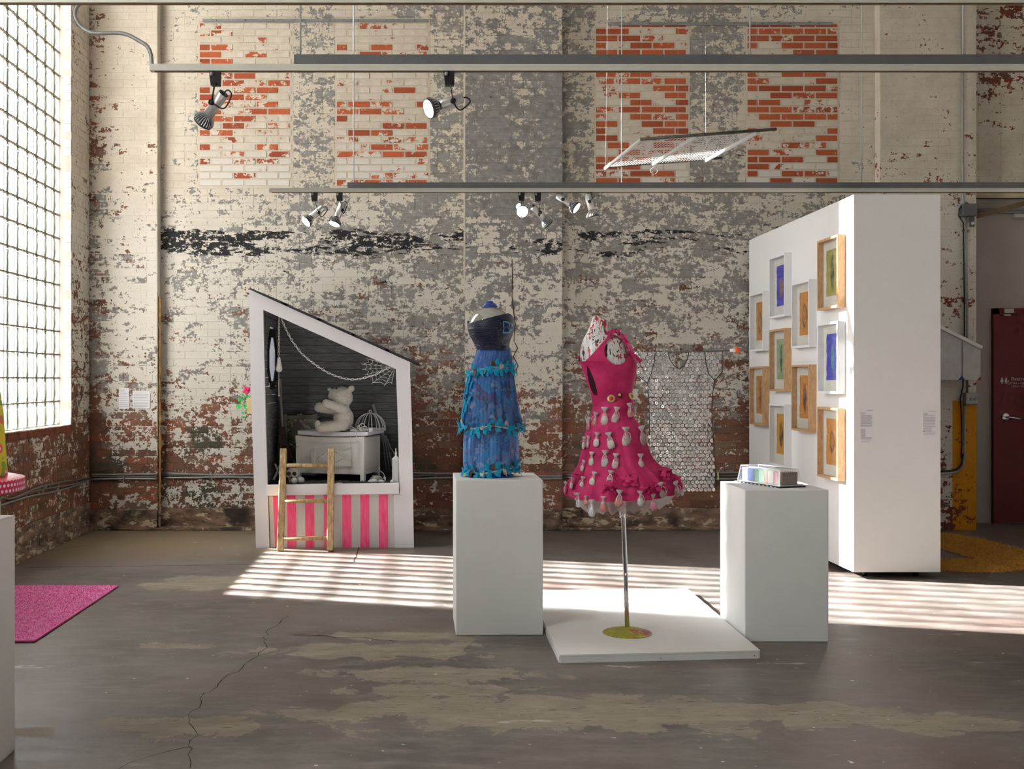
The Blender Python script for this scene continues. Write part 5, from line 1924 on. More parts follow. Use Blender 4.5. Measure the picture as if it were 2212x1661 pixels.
# appliqued letters
M_letter = plain('pale_blue_outline', (96, 178, 204), 0.4, 0.1)
M_letter_d = plain('deep_blue_letter', (22, 60, 120), 0.4)
for (s__, size, mt, dy_) in (('B', 0.098, M_letter, 0.0), ('B', 0.080, M_letter_d, -0.0022), ('A', 0.075, M_letter, 0.0)):
    me_ = text_mesh(s__, size, 'letter')
    xs = [v.co.x for v in me_.vertices]
    ys = [v.co.y for v in me_.vertices]
    w_, h_ = max(xs) - min(xs), max(ys) - min(ys)
    cxp, cyp = ((1092, 709) if s__ == 'B' else (1106, 711))
    for v in me_.vertices:
        px_ = cxp + (v.co.x - (min(xs) + max(xs)) / 2) / bpm + (v.co.y - h_ / 2) / bpm * 0.12 * 0
        py_ = cyp - (v.co.y - (min(ys) + max(ys)) / 2) / bpm
        z_ = B(0, py_).z
        lv = min(brow, key=lambda r_: abs(r_[0] - z_))
        c2 = max(-0.999, min(0.999, (B(px_, 0).x - lv[1]) / lv[3]))
        v.co = Vector((lv[1] + lv[3] * c2 * 1.005, lv[2] - (lv[4]) * math.sqrt(1 - c2 * c2) - 0.003 + dy_ + v.co.z, z_)) - BASE[bdz.name]
    me_.materials.clear()
    me_.materials.append(mt)
    o = bpy.data.objects.new('letter', me_)
    link(o, bdz)

tu = NT('blue_tulle_over_patchwork')
_p = tu.scale(tu.pos(), (1, 1, 0.7))
_w = tu.n('ShaderNodeTexNoise')
tu.set(_w.inputs['Vector'], tu.pos())
_w.inputs['Scale'].default_value = 26
_w.inputs['Detail'].default_value = 4
_va = tu.n('ShaderNodeVectorMath', operation='MULTIPLY_ADD')
tu.set(_va.inputs[0], _w.outputs['Color'])
_va.inputs[1].default_value = (0.11, 0.11, 0.11)
tu.set(_va.inputs[2], tu.scale(tu.pos(), (1, 1, 0.62)))
_v = tu.xyz(tu.voro(_va.outputs[0], 32, 'Color'))
_z = tu.xyz(tu.pos())[2]
_c = tu.ramp(_v[0], [(0.0, c8(30, 84, 160)), (0.18, c8(30, 132, 196)), (0.36, c8(24, 40, 84)), (0.46, c8(120, 134, 158)), (0.58, c8(112, 56, 84)), (0.66, c8(40, 160, 214)), (0.8, c8(52, 78, 84)), (0.88, c8(186, 190, 200))], 'CONSTANT')
_f = tu.step(tu.noise(tu.scale(tu.pos(), (1, 1, 0.06)), 90, 3, 0.7), 0.35, 0.65)
_t = tu.mix(_f, c8(46, 92, 164), c8(92, 138, 200))
_zc = tu.math('MULTIPLY', tu.step(_z, B(0, 790).z, B(0, 830).z), 0.9)
_zc = tu.math('MULTIPLY', _zc, tu.math('ADD', 0.55, tu.math('MULTIPLY', tu.step(_z, B(0, 935).z, B(0, 915).z), 0.45)))
_c = tu.mix(tu.math('MULTIPLY', _f, 0.45), _c, _t)
tu.bump(tu.noise(tu.pos(), 30, 2, 0.6), 0.6, 0.012)
M_tulle = tu.base(tu.mix(_zc, _t, _c), 0.45, 0, 0.5)
M_tulle_top = sheer('sheer_blue_tulle', (52, 98, 170), (84, 128, 190), 0.68, scale=60)
up = brows([(752, 1031, 1103), (768, 1026, 1105), (790, 1019, 1107), (815, 1011, 1110), (840, 1005, 1113), (870, 1002, 1118), (895, 999, 1123), (915, 996, 1127), (926, 996, 1127)], 0.85, 50)


def tmod(i, t, lv):
    q = 1 - i / 49.0
    return 1 + (0.012 + 0.03 * q) * math.sin(14 * t + 2 * math.sin(5 * t)) + 0.012 * math.sin(41 * t)


loft([(z_, cx, cy, rx * 0.95, ry * 0.95) for z_, cx, cy, rx, ry in up], 150, tmod).build('skirt_upper', M_tulle, bdz, True)
loft(up, 150, tmod).build('tulle_overlay', M_tulle_top, bdz, True)
lo = brows([(915, 1004, 1117), (940, 1003, 1117), (970, 1001.5, 1119), (995, 1001.5, 1120), (1010, 1003, 1119), (1022, 1006, 1112)], 0.8, 30)
loft(lo, 150, lambda i, t, lv: (1 + 0.03 * math.sin(13 * t + 1) + 0.012 * math.sin(43 * t), 0.012 * math.sin(3 * t + 2) * (1 - i / 29.0) + 0.03 * max(0, math.cos(t) - 0.3) * (1 - i / 29.0))).build('skirt_lower', M_tulle, bdz, True)
# ragged trims: turquoise snippets with a thin lace line between
M_turq = sheer('turquoise_ribbon', (28, 160, 206), (70, 196, 226), 0.04, scale=50)
M_lace = plain('lace_braid', (196, 190, 178), 0.8, 0, 0.25, 60)
M_brown = plain('brown_braid', (110, 70, 58), 0.8, 0, 0.3, 60)


def bsurf(t, y, rowset, lift):
    z_ = B(0, y).z
    lv = min(rowset, key=lambda r_: abs(r_[0] - z_))
    return Vector((lv[1] + (lv[3] + lift) * math.cos(t), lv[2] + (lv[4] + lift) * math.sin(t), z_))


rt = random.Random(14)
for nm_, rowset, yf in (('upper_trim', up, lambda t: 797 + 9 * max(0, -math.cos(t)) - 3 * math.sin(-t)), ('middle_trim', up, lambda t: 921 + 3 * math.sin(5 * t)),
                        ('hem_trim', lo, lambda t: 1016 - 16 * max(0, math.cos(t) - 0.2) - 3 * math.sin(4 * t))):
    tr_ = bpy.data.objects.new(nm_, None)
    link(tr_, bdz)
    BASE[tr_.name] = BASE[bdz.name]
    pth = [bsurf(2 * math.pi * k / 60, yf(2 * math.pi * k / 60), rowset, 0.008) for k in range(60)]
    MB().tube(pth, [0.004 + 0.002 * rt.random() for _ in pth], 5, closed=True).build('braid', M_lace, tr_, True)
    for k in range(96):
        t = 2 * math.pi * (k + rt.random() * 0.8) / 96
        yy = yf(t) + rt.uniform(-6, 6)
        p_ = bsurf(t, yy, rowset, 0.010 + 0.006 * rt.random())
        tan = Vector((-math.sin(t), math.cos(t), 0))
        out = Vector((math.cos(t), math.sin(t), 0))
        l_ = rt.uniform(0.02, 0.046)
        d = (Vector((0, 0, -1 if rt.random() < 0.72 else 1)) * l_ + out * rt.uniform(0, 0.02) + tan * rt.uniform(-0.012, 0.012))
        w_ = tan * rt.uniform(0.009, 0.019)
        mm = MB()
        mm.add([p_ - w_, p_ + w_, p_ + d + w_ * rt.uniform(0.1, 0.9), p_ + d * rt.uniform(0.7, 1) - w_ * rt.uniform(0.2, 1)], [(0, 1, 2, 3)])
        if k % 5 == 0:
            mm.add([p_ - w_ + out * 0.003, p_ + w_ + out * 0.003, p_ + w_ + out * 0.003 + Vector((0, 0, 0.012)), p_ - w_ + out * 0.003 + Vector((0, 0, 0.012))], [(0, 1, 2, 3)])
        mm.v = [(vx_, vy_, max(vz_, PT + 0.0015)) for vx_, vy_, vz_ in mm.v]
        mm.build('snippet', M_turq if k % 6 else (M_lace if k % 12 else M_brown), tr_)
# turquoise strips stitched along the left side of the skirt
for k in range(14):
    t = math.pi + 0.25 + rt.uniform(-0.25, 0.5)
    y0 = rt.uniform(815, 890)
    a_, b2 = bsurf(t, y0, up, 0.006), bsurf(t + rt.uniform(-0.1, 0.1), y0 + rt.uniform(14, 30), up, 0.010)
    tan = Vector((-math.sin(t), math.cos(t), 0)) * rt.uniform(0.006, 0.012)
    mm = MB()
    mm.add([a_ - tan, a_ + tan, b2 + tan * 0.6, b2 - tan * 0.8], [(0, 1, 2, 3)])
    mm.build('ribbon_strip', M_turq, bdz)

# ------------------------------------------------------------------ hanging dress of clear discs
SY = 8.35
S_ = lambda x, y, dy=0.0: P(x, y, SY) + Vector((0, dy, 0))
spx = SY / F
sd_ = thing('clear_disc_dress', 'hanging see-through dress linked from clear plastic discs', 'dress', tuple(S_(1465, 1060)))
M_disc = clear('clear_bottle_plastic', (0.9, 0.92, 0.92), 0.42, 0.5, 0.1, (0.66, 0.66, 0.65))
M_bead = plain('black_thread', (36, 36, 38), 0.6)
outl = [(1374, 765), (1412, 763), (1440, 762), (1446, 780), (1464, 796), (1478, 782), (1482, 761), (1518, 760), (1556, 758), (1557, 800), (1540, 822), (1535, 850), (1534, 900),
        (1537, 950), (1541, 1000), (1542, 1060), (1398, 1064), (1400, 960), (1398, 880), (1394, 828), (1376, 810)]


def inside(x, y, poly):
    c = False
    n = len(poly)
    for i in range(n):
        x0, y0 = poly[i]
        x1, y1 = poly[(i + 1) % n]
        if (y0 > y) != (y1 > y) and x < (x1 - x0) * (y - y0) / (y1 - y0) + x0:
            c = not c
    return c


R_D = 4.7 * spx
dm_ = MB().lathe([(R_D * 0.12, -0.004), (R_D * 0.45, 0.0), (R_D * 0.8, -0.006), (R_D, -0.001), (R_D * 0.93, 0.004), (R_D * 0.5, 0.003), (R_D * 0.12, -0.001)], (0, 0, 0), (0, 1, 0), 12)
me_disc = dm_.mesh('disc', M_disc, smooth=True)
rd_ = random.Random(4)
spots = []
row = 0
y = 765
while y < 1062:
    x = 1374 + (4.6 if row % 2 else 0)
    while x < 1560:
        if inside(x, y, outl):
            spots.append((x + rd_.uniform(-0.7, 0.7), y + rd_.uniform(-0.7, 0.7)))
        x += 9.2
    y += 8.1
    row += 1
vis = [s__ for s__ in spots if not (s__[0] < 1372 + max(0, (s__[1] - 880) * 0.42))]
vis.sort(key=lambda s__: -s__[1])
ones = set(vis[:300])
rest = MB()
for (x, y) in spots:
    u = (x - 1466) / 95.0
    p_ = S_(x, y, -0.05 * math.cos(u * 1.4) + rd_.uniform(-0.006, 0.006))
    rot = Matrix.Rotation(rd_.uniform(-0.35, 0.35) + u * 0.5, 3, 'Z') @ Matrix.Rotation(rd_.uniform(-0.35, 0.35), 3, 'X')
    if (x, y) in ones:
        inst('disc', me_disc, sd_, p_, rot)
    else:
        rest.add([p_ + rot @ Vector(v) for v in dm_.v], dm_.f)
if rest.v:
    rest.build('disc_mesh', M_disc, sd_, True)['kind'] = 'stuff'
# dark seams: neckline, armholes, sides
for path in ([(1440, 762), (1444, 778), (1452, 790), (1464, 797), (1474, 790), (1481, 776), (1484, 761)], [(1412, 763), (1409, 785), (1404, 806), (1396, 826)],
             [(1518, 760), (1521, 785), (1527, 808), (1540, 822)], [(1540, 822), (1556, 803), (1556, 760)], [(1540, 822), (1535, 850), (1534, 900), (1537, 950), (1541, 1000), (1542, 1056)],
             [(1376, 812), (1396, 828), (1399, 880), (1400, 940)]):
    MB().tube([S_(x, y, -0.058) for x, y in path], 0.004, 6).build('seam', M_bead, sd_, True)
hr = thing('hanging_rod', 'thin dark rod with an orange tip holding up the clear disc dress', 'rod', tuple(S_(1465, 761)))
MB().cyl(S_(1362, 765), S_(1578, 757), 0.006, n=10).build('rod', M_strut, hr, True)
MB().cyl(S_(1576, 757.2), S_(1588, 756.5), 0.011, 0.018, n=14).build('white_ferrule', M_white, hr, True)
MB().cyl(S_(1588, 756.5), S_(1596, 756), 0.026, 0.024, n=16).build('orange_tip', plain('orange_plastic', (232, 96, 52), 0.4), hr, True)
MB().cyl(S_(1464.5, 760), S_(1464.5, 760) + Vector((0, 0, 4.9)), 0.0009, n=6).build('thread', M_wire, hr)

# ------------------------------------------------------------------ tray of coloured bundles
ta, tb, tc = Vector((1.865, 5.70, 0.803)), Vector((1.727, 6.075, 0.803)), Vector((2.018, 5.78, 0.803))
lu = (tb - ta).normalized()
su = Vector((lu.y, -lu.x, 0))
LL, SS = (tb - ta).length, (tc - ta).dot(su)
ty = thing('cake_tray', 'oblong black tray with clear lid on the right plinth', 'tray', tuple((ta + tb + su * SS) / 2))


def tp(l, s__, z_):
    return ta + lu * l + su * s__ + Vector((0, 0, z_))


def tbox(l0, l1, s0, s1, z0, z1):
    return MB().obox(tp((l0 + l1) / 2, (s0 + s1) / 2, (z0 + z1) / 2), (lu, su, Vector((0, 0, 1))), ((l1 - l0) / 2, (s1 - s0) / 2, (z1 - z0) / 2))


tbox(0, LL, 0, SS, 0.0, 0.008).build('tray_base', M_black, ty, bevel=0.003)
m = MB()
for k in range(11):
    q = tbox(0.03 + k * 0.034, 0.045 + k * 0.034, -0.001, 0.002, 0.002, 0.005)
    m.add(q.v, q.f)
m.build('rim_slots', M_white, ty)
M_lid = clear('clear_lid', (0.99, 0.99, 0.99), 0.9, 0.8, 0.06)
bt = [tp(0.015, 0.012, 0.008), tp(LL - 0.015, 0.012, 0.008), tp(LL - 0.015, SS - 0.012, 0.008), tp(0.015, SS - 0.012, 0.008)]
tt_ = [tp(0.03, 0.026, 0.097), tp(LL - 0.03, 0.026, 0.097), tp(LL - 0.03, SS - 0.026, 0.097), tp(0.03, SS - 0.026, 0.097)]
m = MB()
m.add(bt + tt_, [(0, 1, 5, 4), (1, 2, 6, 5), (2, 3, 7, 6), (3, 0, 4, 7), (4, 5, 6, 7)])
m.build('clear_lid', M_lid, ty)
m = MB()
for i in range(4):
    m.tube([tt_[i], tt_[(i + 1) % 4]], 0.0016, 5)
    m.tube([bt[i], tt_[i]], 0.0014, 5)
m.build('lid_ridge', M_chain, ty, True)
tbox(0.02, LL - 0.02, 0.016, SS - 0.016, 0.0082, 0.012).build('doily', M_paper, ty)
bund = [('brown', 0.024, 0.058, (134, 120, 108), 'woven taupe bundle at the near end of the clear tray'), ('red', 0.062, 0.095, (190, 20, 40), 'red bundle in the clear tray next to the taupe one'),
        ('white', 0.099, 0.145, (226, 218, 216), 'white bundle in the clear tray beside the red one'), ('yellow', 0.149, 0.174, (232, 150, 0), 'yellow bundle in the clear tray'),
        ('mint', 0.178, 0.226, (110, 206, 164), 'mint green bundle in the clear tray'), ('green', 0.230, 0.262, (20, 128, 80), 'dark green bundle in the clear tray'),
        ('blue', 0.266, 0.318, (40, 72, 150), 'mid blue bundle in the clear tray'), ('pale', 0.322, 0.372, (140, 152, 224), 'pale lilac bundle at the far end of the clear tray')]
for (nm_, a_, b2, cl, lab) in bund:
    q = tbox(a_, b2, 0.034, SS - 0.034, 0.0125, 0.082)
    cc_ = tp((a_ + b2) / 2, SS / 2, 0.0125)
    o = q.build('fabric_bundle', plain('bundle_' + nm_, cl, 0.7, 0, 0.1, 90), None, bevel=0.004, loc=cc_)
    tag(o, lab, 'bundle', 'coloured bundles in the tray')
    edge_m = MB()
    for k in range(9):
        f_ = 0.036 + (SS - 0.072) * k / 8
        edge_m.ball(tp(a_ + 0.002, f_, 0.083), 0.0022, 6, 4)
        edge_m.ball(tp(b2 - 0.002, f_, 0.083), 0.0022, 6, 4)
    e_ = edge_m.build('stitching', M_chain, o, True)
    BASE[e_.name] = cc_
    for v in e_.data.vertices:
        v.co = v.co - (Vector((0, 0, 0)) if BASE.get(o.name) is not None else cc_)

# ------------------------------------------------------------------ ceiling tracks and lamps
TZ = 2.80


def track(label, Y, x0, x1, xs0, rods):
    t = thing('light_track', label, 'light track', ((x0 + x1) / 2, Y, TZ), 'light tracks under the ceiling')
    MB().box(x0, x1, Y - 0.017, Y + 0.017, TZ - 0.013, TZ + 0.017).build('rail', M_track, t)
    MB().box(x0 + 0.02, x1, Y - 0.006, Y + 0.006, TZ - 0.0165, TZ - 0.013).build('conductor_slot', plain('slot_brown', (92, 74, 48), 0.6), t)
    MB().box(xs0, x1, Y - 0.02, Y + 0.021, TZ + 0.0175, TZ + 0.0585).build('strut', M_strut, t)
    MB().box(xs0 - 0.004, xs0, Y - 0.02, Y + 0.021, TZ + 0.0175, TZ + 0.0585).build('strut_end', M_strut, t)
    for x in rods:
        MB().cyl((x, Y, TZ + 0.0585), (x, Y, ZC), 0.0045, n=8).build('hanger_rod', M_wire, t, True)
    return t


T0Y, T1Y, T2Y = 3.985, 4.86, 8.0
track('light track cut off by the top edge of the picture', T0Y, -2.2, 5.0, -2.0, (-1.5, 3.9))
t1 = track('upper light track with two large lamps crossing the whole picture', T1Y, px_u(325, T1Y), 5.2, px_u(638, T1Y), (px_u(649, T1Y), px_u(1620, T1Y), px_u(2080, T1Y)))
track('lower light track hanging nearest the brick wall', T2Y, px_u(582, T2Y), 6.2, px_u(752, T2Y), (px_u(764, T2Y), px_u(1343, T2Y), px_u(1861, T2Y)))
# flexible conduit feeding the upper track
fxp = [(328, 141), (326, 118), (318, 100), (300, 88), (275, 75), (250, 71), (222, 72), (200, 71), (178, 60), (164, 42), (162, 24), (172, 9), (190, 1), (220, -6)]
pp = [P(x, y, T1Y - 0.004 + 0.0) for x, y in fxp]
sm = []
for i in range(len(pp) - 1):
    p0, p1, p2, p3 = pp[max(i - 1, 0)], pp[i], pp[i + 1], pp[min(i + 2, len(pp) - 1)]
    for k in range(12):
        t = k / 12
        sm.append(0.5 * ((2 * p1) + (p2 - p0) * t + (2 * p0 - 5 * p1 + 4 * p2 - p3) * t * t + (3 * p1 - p0 - 3 * p2 + p3) * t ** 3))
sm.append(pp[-1])
fc_ = MB().tube(sm, [0.0085 + (0.0012 if i % 2 else 0) for i in range(len(sm))], 10).build('flexible_conduit', M_galv, None, True, loc=pp[0])
tag(fc_, 'ribbed metal flexible conduit looping into the left end of the upper track', 'conduit')

M_lens_on = NT('lit_lens')
_e = M_lens_on.n('ShaderNodeEmission')
_e.inputs[0].default_value = (1.0, 0.82, 0.6, 1)
_e.inputs[1].default_value = 14.0
M_lens_on = M_lens_on.surf(_e.outputs[0])
M_lens_off = plain('lamp_lens', (214, 214, 210), 0.2, 0, 0.02)
LAMPS = [
    # track Y, adapter px x, body centre px, direction, lit, small adapter, label
    (T1Y, 465, (467, 224), (-0.62, 0.45, -0.62), False, False, 'large silver spot lamp at the left of the upper track, turned away'),
    (T1Y, 970, (972, 221), (-0.82, -0.42, -0.36), True, False, 'large silver spot lamp on the upper track shining to the left'),
    (T2Y, 679, (684, 460), (-0.62, -0.45, -0.62), True, False, 'small glowing spot lamp at the left end of the lower track'),
    (T2Y, 733, (734, 455), (-0.32, -0.3, -0.9), True, False, 'small silver spot lamp pointing nearly straight down beside the glowing left one'),
    (T2Y, 1126, (1124, 450), (0.05, -0.93, -0.36), True, False, 'small spot lamp on the lower track glaring straight at the viewer'),
    (T2Y, 1161, (1163, 460), (0.66, 0.25, -0.70), False, False, 'small silver spot lamp just right of the glaring one, aimed down to the right'),
    (T2Y, 1221, (1219, 432), (0.70, -0.35, -0.55), True, True, 'small glowing spot lamp tilted right with a tiny adapter'),
    (T2Y, 1282, (1274, 437), (0.22, -0.05, -0.95), False, True, 'small dark spot lamp at the right end of the lamp row'),
]
for (Y, ax_, (bx, by), dr, lit, small, lab) in LAMPS:
    ax0 = P(ax_, 0, Y).x
    bc = P(bx, by, Y - 0.004)
    d = Vector(dr).normalized()
    t = thing('spot_lamp', lab, 'spot lamp', (ax0, Y, TZ - 0.0165), 'spot lamps on the tracks')
    zt2 = TZ - 0.0165
    if small:
        MB().box(ax0 - 0.012, ax0 + 0.012, Y - 0.016, Y + 0.016, zt2 - 0.035, zt2).build('adapter', M_galv, t)
        zb2 = zt2 - 0.035
    else:
        MB().prism([Vector((ax0 - 0.025, Y - 0.017, zt2)), Vector((ax0 + 0.025, Y - 0.017, zt2)), Vector((ax0 + 0.023, Y - 0.017, zt2 - 0.062)), Vector((ax0 - 0.018, Y - 0.017, zt2 - 0.062))], (0, 0.034, 0)).build('adapter', M_black, t)
        MB().cyl((ax0 - 0.013, Y - 0.017, zt2 - 0.012), (ax0 - 0.013, Y - 0.022, zt2 - 0.012), 0.009, n=12).build('lock_button', M_galv, t, True)
        zb2 = zt2 - 0.062
    side = d.cross(Vector((0, 0, 1)))
    side = side.normalized() if side.length > 1e-3 else Vector((1, 0, 0))
    piv = bc + side * 0.028 * (-1 if side.y > 0 else 1)
    if abs(side.y) < 0.2:
        piv = bc + Vector((0, -0.03, 0))
    MB().bar((ax0 + 0.004, piv.y, zb2 + 0.008), piv, 0.016, 0.004, up=(1, 0, 0.01)).build('arm', M_black, t)
    MB().cyl(piv + (bc - piv) * 0.1, piv + (piv - bc).normalized() * 0.009, 0.0125, n=14).build('pivot_knob', M_black, t, True)
    L2 = 0.062
    MB().lathe([(0.0, -L2), (0.0235, -L2), (0.025, -L2 + 0.002), (0.025, L2), (0.022, L2), (0.0215, L2 - 0.01), (0, L2 - 0.012)], bc, d, 24).build('body', M_alu, t, True)
    MB().lathe([(0.0, 0.0005), (0.0228, 0.0005), (0.0228, -0.0012), (0.0, -0.0012)], bc - d * L2, d, 20).build('end_cap', M_black, t)
    hd = bc + d * (L2 - 0.012)
    hb = MB().lathe([(0.015, 0.0), (0.0165, 0.014), (0.028, 0.026), (0.04, 0.042), (0.0455, 0.058), (0.046, 0.068), (0.042, 0.070), (0.040, 0.066)], hd, d, 32).build('lamp', M_alu_dark, t, True)
    u, v, _ = basis(d)
    m = MB()
    for k in range(24):
        a_ = 2 * math.pi * k / 24
        e_ = u * math.cos(a_) + v * math.sin(a_)
        pts = [hd + d * 0.016 + e_ * 0.0185, hd + d * 0.028 + e_ * 0.0325, hd + d * 0.042 + e_ * 0.0445, hd + d * 0.058 + e_ * 0.049]
        m.tube(pts, 0.0019, 4)
    m.build('cooling_fins', M_fin, hb)['kind'] = 'stuff'
    MB().lathe([(0.0, 0.072), (0.03, 0.071), (0.041, 0.068), (0.041, 0.064), (0, 0.064)], hd, d, 28).build('lens', M_lens_on if lit else M_lens_off, hb, True)
    tail = bc - d * L2
    MB().tube(smooth_path([tail, tail - d * 0.018 + Vector((0.01, 0, 0.002)), tail - d * 0.012 + Vector((0.03, -0.008, -0.02)), tail + d * 0.035 + Vector((0.022, -0.012, -0.045)), piv], 6), 0.0035, 8).build('cable', M_cable, t, True)
    if lit:
        ls = bpy.data.lights.new('spot_lamp_light', 'SPOT')
        ls.energy = 18
        ls.color = (1.0, 0.86, 0.68)
        ls.spot_size = math.radians(60)
        ls.spot_blend = 0.6
        ls.shadow_soft_size = 0.035
        lo_ = bpy.data.objects.new('spot_lamp_light', ls)
        col.objects.link(lo_)
        lo_.location = hd + d * 0.085
        lo_.rotation_euler = d.to_track_quat('-Z', 'Y').to_euler()

# ------------------------------------------------------------------ hanging wire rack
M_rackwhite = plain('white_rack_tube', (216, 216, 214), 0.45, 0, 0.06, 40)
M_rackdark = plain('tarnished_rod', (92, 88, 82), 0.5, 0.4, 0.2, 30)
nl, nr_ = P(1383, 301, 5.60), P(1634, 285, 5.60)
fl2, fr2 = P(1308, 361, 6.34), P(1525, 345, 6.34)
rk = thing('wire_rack', 'white wire rack hung flat on threads above the pink dress', 'rack', tuple((nl + nr_ + fl2 + fr2) / 4))
MB().cyl(nl, P(1677, 279, 5.60), 0.0085, n=10).build('long_rod', M_rackdark, rk, True)
MB().cyl(fl2, P(1560, 341, 6.34), 0.0075, n=10).build('long_rod', M_rackdark, rk, True)
for f_ in (0.0, 0.47, 1.0):
    MB().cyl(nl.lerp(nr_, f_) + Vector((0, 0, -0.006)), fl2.lerp(fr2, f_) + Vector((0, 0, -0.006)), 0.0105, n=10).build('cross_tube', M_rackwhite, rk, True)
m = MB()
for k in range(1, 34):
    f_ = k / 34
    m.cyl(nl.lerp(nr_, f_), fl2.lerp(fr2, f_), 0.0011, n=4)
for k in range(1, 13):
    f_ = k / 13
    m.cyl(nl.lerp(fl2, f_) + Vector((0, 0, 0.003)), nr_.lerp(fr2, f_) + Vector((0, 0, 0.003)), 0.0011, n=4)
m.build('wire_mesh', M_rackwhite, rk)['kind'] = 'stuff'
MB().tube([P(1413, 369, 6.3) + Vector((0.02 * math.cos(k * math.pi / 8), 0, 0.02 * math.sin(k * math.pi / 8))) for k in range(16)], 0.0022, 6, closed=True).build('hanging_ring', M_wire, rk, True)
MB().cyl(P(1413, 352, 6.3), P(1413, 362, 6.3), 0.002, n=6).build('ring_link', M_wire, rk)
for q, dx_ in ((nl, 0.03), (fl2, 0.05), (nr_, 0.0), (fr2, -0.02)):
    MB().cyl(q, (q.x + dx_, q.y, ZC), 0.0005, n=5).build('thread', M_wire, rk)

# ------------------------------------------------------------------ conduit, cables, boxes on the walls
def steel_strip(label, x0, x1, y):
    a, b = P(x0, y, YW - 0.012), P(x1, y + 2, YW - 0.012)
    t = thing('steel_strip', label, 'metal strip', tuple((a + b) / 2), 'steel strips on the brick wall')
    MB().box(a.x, b.x, YW - 0.022, YW - 0.006, a.z - 0.016, a.z + 0.010).build('channel', M_galv, t)
    n_ = 8
    for k in range(n_):
        x = a.x + (b.x - a.x) * (k + 0.5) / n_
        MB().cyl((x, YW - 0.022, a.z - 0.003), (x, YW - 0.026, a.z - 0.003), 0.006, n=8).build('bolt', M_strut, t, True)


steel_strip('steel channel strip across the top of the left brick panels', 438, 926, 44)
steel_strip('steel channel strip across the top of the right brick panels', 1312, 1798, 51)

M_jacket = plain('grey_cable_jacket', (104, 100, 92), 0.6)
M_tie = plain('cable_tie', (196, 196, 150), 0.6)
for (u0, u1, Yk, lab) in ((XL + 0.03, X_PL - 0.004, YP, 'grey cables clipped across the corner pilaster'), (X_PL + 0.01, X_PC0 - 0.016, YW, 'grey cables clipped along the brick wall behind the play house'),
                          (X_PC0 + 0.004, X_PC1 - 0.004, YP, 'grey cables clipped across the centre pilaster beside the blue dress plinth'), (X_PC1 + 0.004, X_PR0 - 0.01, YW, 'grey cables clipped along the brick wall behind the pink dress')):
    cb = thing('cable_run', lab, 'cables', ((u0 + u1) / 2, Yk - 0.02, 0.46), 'cable runs along the back wall')
    for k in range(3):
        pts = []
        for i in range(25):
            x = u0 + (u1 - u0) * i / 24.0
            pts.append((x, Yk - 0.0185, 0.468 + 0.021 * k + 0.008 * math.sin(x * 2.1 + k) + 0.004 * math.sin(x * 6 + 2 * k)))
        MB().tube(pts, 0.0085 if k else 0.0105, 8).build('cable', M_galv if k != 1 else M_jacket, cb, True)
    nclip = max(1, int((u1 - u0) / 0.8))
    for i in range(nclip):
        x = u0 + (u1 - u0) * (i + 0.5) / nclip
        MB().box(x - 0.006, x + 0.006, Yk - 0.031, Yk - 0.006, 0.452, 0.524).build('clip', M_tie if i % 3 == 1 else M_galv, cb)
cl_ = thing('wall_cables', 'grey cables sagging along the brickwork under the glass-block window', 'cables', (XL + 0.02, 8.6, 0.4))
for k in range(3):
    pts = []
    for i in range(30):
        yy = YP - 0.03 - (YP - 6.4) * i / 29.0
        dz_ = -0.02 * math.sin((YP - yy) * 2.3 + k) + (0.05 * math.exp(-((yy - 7.75) / 0.12) ** 2) if k else 0)
        pts.append((XL + 0.018, yy, 0.47 + 0.018 * k + dz_ - 0.03 * max(0, 8.4 - yy)))
    MB().tube(pts, 0.0085, 8).build('cable', M_galv if k == 0 else plain('grey_cable_jacket_%d' % k, (110, 104, 94), 0.6), cl_, True)
jb = P(50, 1086, 7.85)
t = thing('outlet_box', 'grey outlet box on the brickwork under the glass-block window', 'outlet box', (XL, 7.62, 0.42))
MB().box(XL + 0.004, XL + 0.05, 7.56, 7.68, 0.40, 0.52).build('box', plain('outlet_grey', (150, 148, 136), 0.5), t, bevel=0.006)
MB().box(XL + 0.05, XL + 0.056, 7.57, 7.67, 0.41, 0.51).build('cover', plain('outlet_cover', (176, 172, 156), 0.5), t, bevel=0.004)

ec = thing('electrical_conduit', 'vertical steel conduit with two boxes on the far pilaster', 'conduit', (px_u(2085, YP), YP - 0.03, 0))
E = lambda x, y, dy=0.0: P(x, y, YP - 0.035) + Vector((0, dy, 0))
MB().tube([E(2078, -30), E(2079, 200), E(2079.5, 420), E(2081, 436), E(2082, 446)], 0.0105, 10).build('pipe', M_galv, ec, True)
q0, q1 = E(2076, 441), E(2107, 468)
MB().box(q0.x, q1.x, YP - 0.075, YP - 0.006, q1.z, q0.z).build('junction_box', M_strut, ec, bevel=0.008)
MB().tube([E(2087, 468), E(2087, 560), E(2089, 640), E(2089, 860)], 0.0105, 10).build('pipe', M_galv, ec, True)
MB().tube([E(2076, 446, -0.01), E(2071, 452, -0.01), E(2071, 466), E(2081, 482), E(2082, 560), E(2083, 640), E(2083, 730), E(2080, 835), E(2074, 862), E(2077, 900), E(2078, 960), E(2076, 990)], 0.006, 8).build('cable', M_cable, ec, True)
q0, q1 = E(2082, 848), E(2108, 874)
MB().box(q0.x, q1.x, YP - 0.08, YP - 0.006, q1.z, q0.z).build('outlet_box', M_galv, ec, bevel=0.008)
for dz_ in (0.0, 1.0):
    MB().cyl(E(2092 + 8 * dz_, 862, -0.046), E(2092 + 8 * dz_, 862, -0.052), 0.012, n=12).build('socket_cover', M_galv, ec, True)
MB().tube([E(2084, 874), E(2084, 990), E(2082, 1003), E(2076, 1014), E(2066, 1020), E(2052, 1022), E(1960, 1023), E(1905, 1023)], 0.0105, 10).build('pipe', M_galv, ec, True)
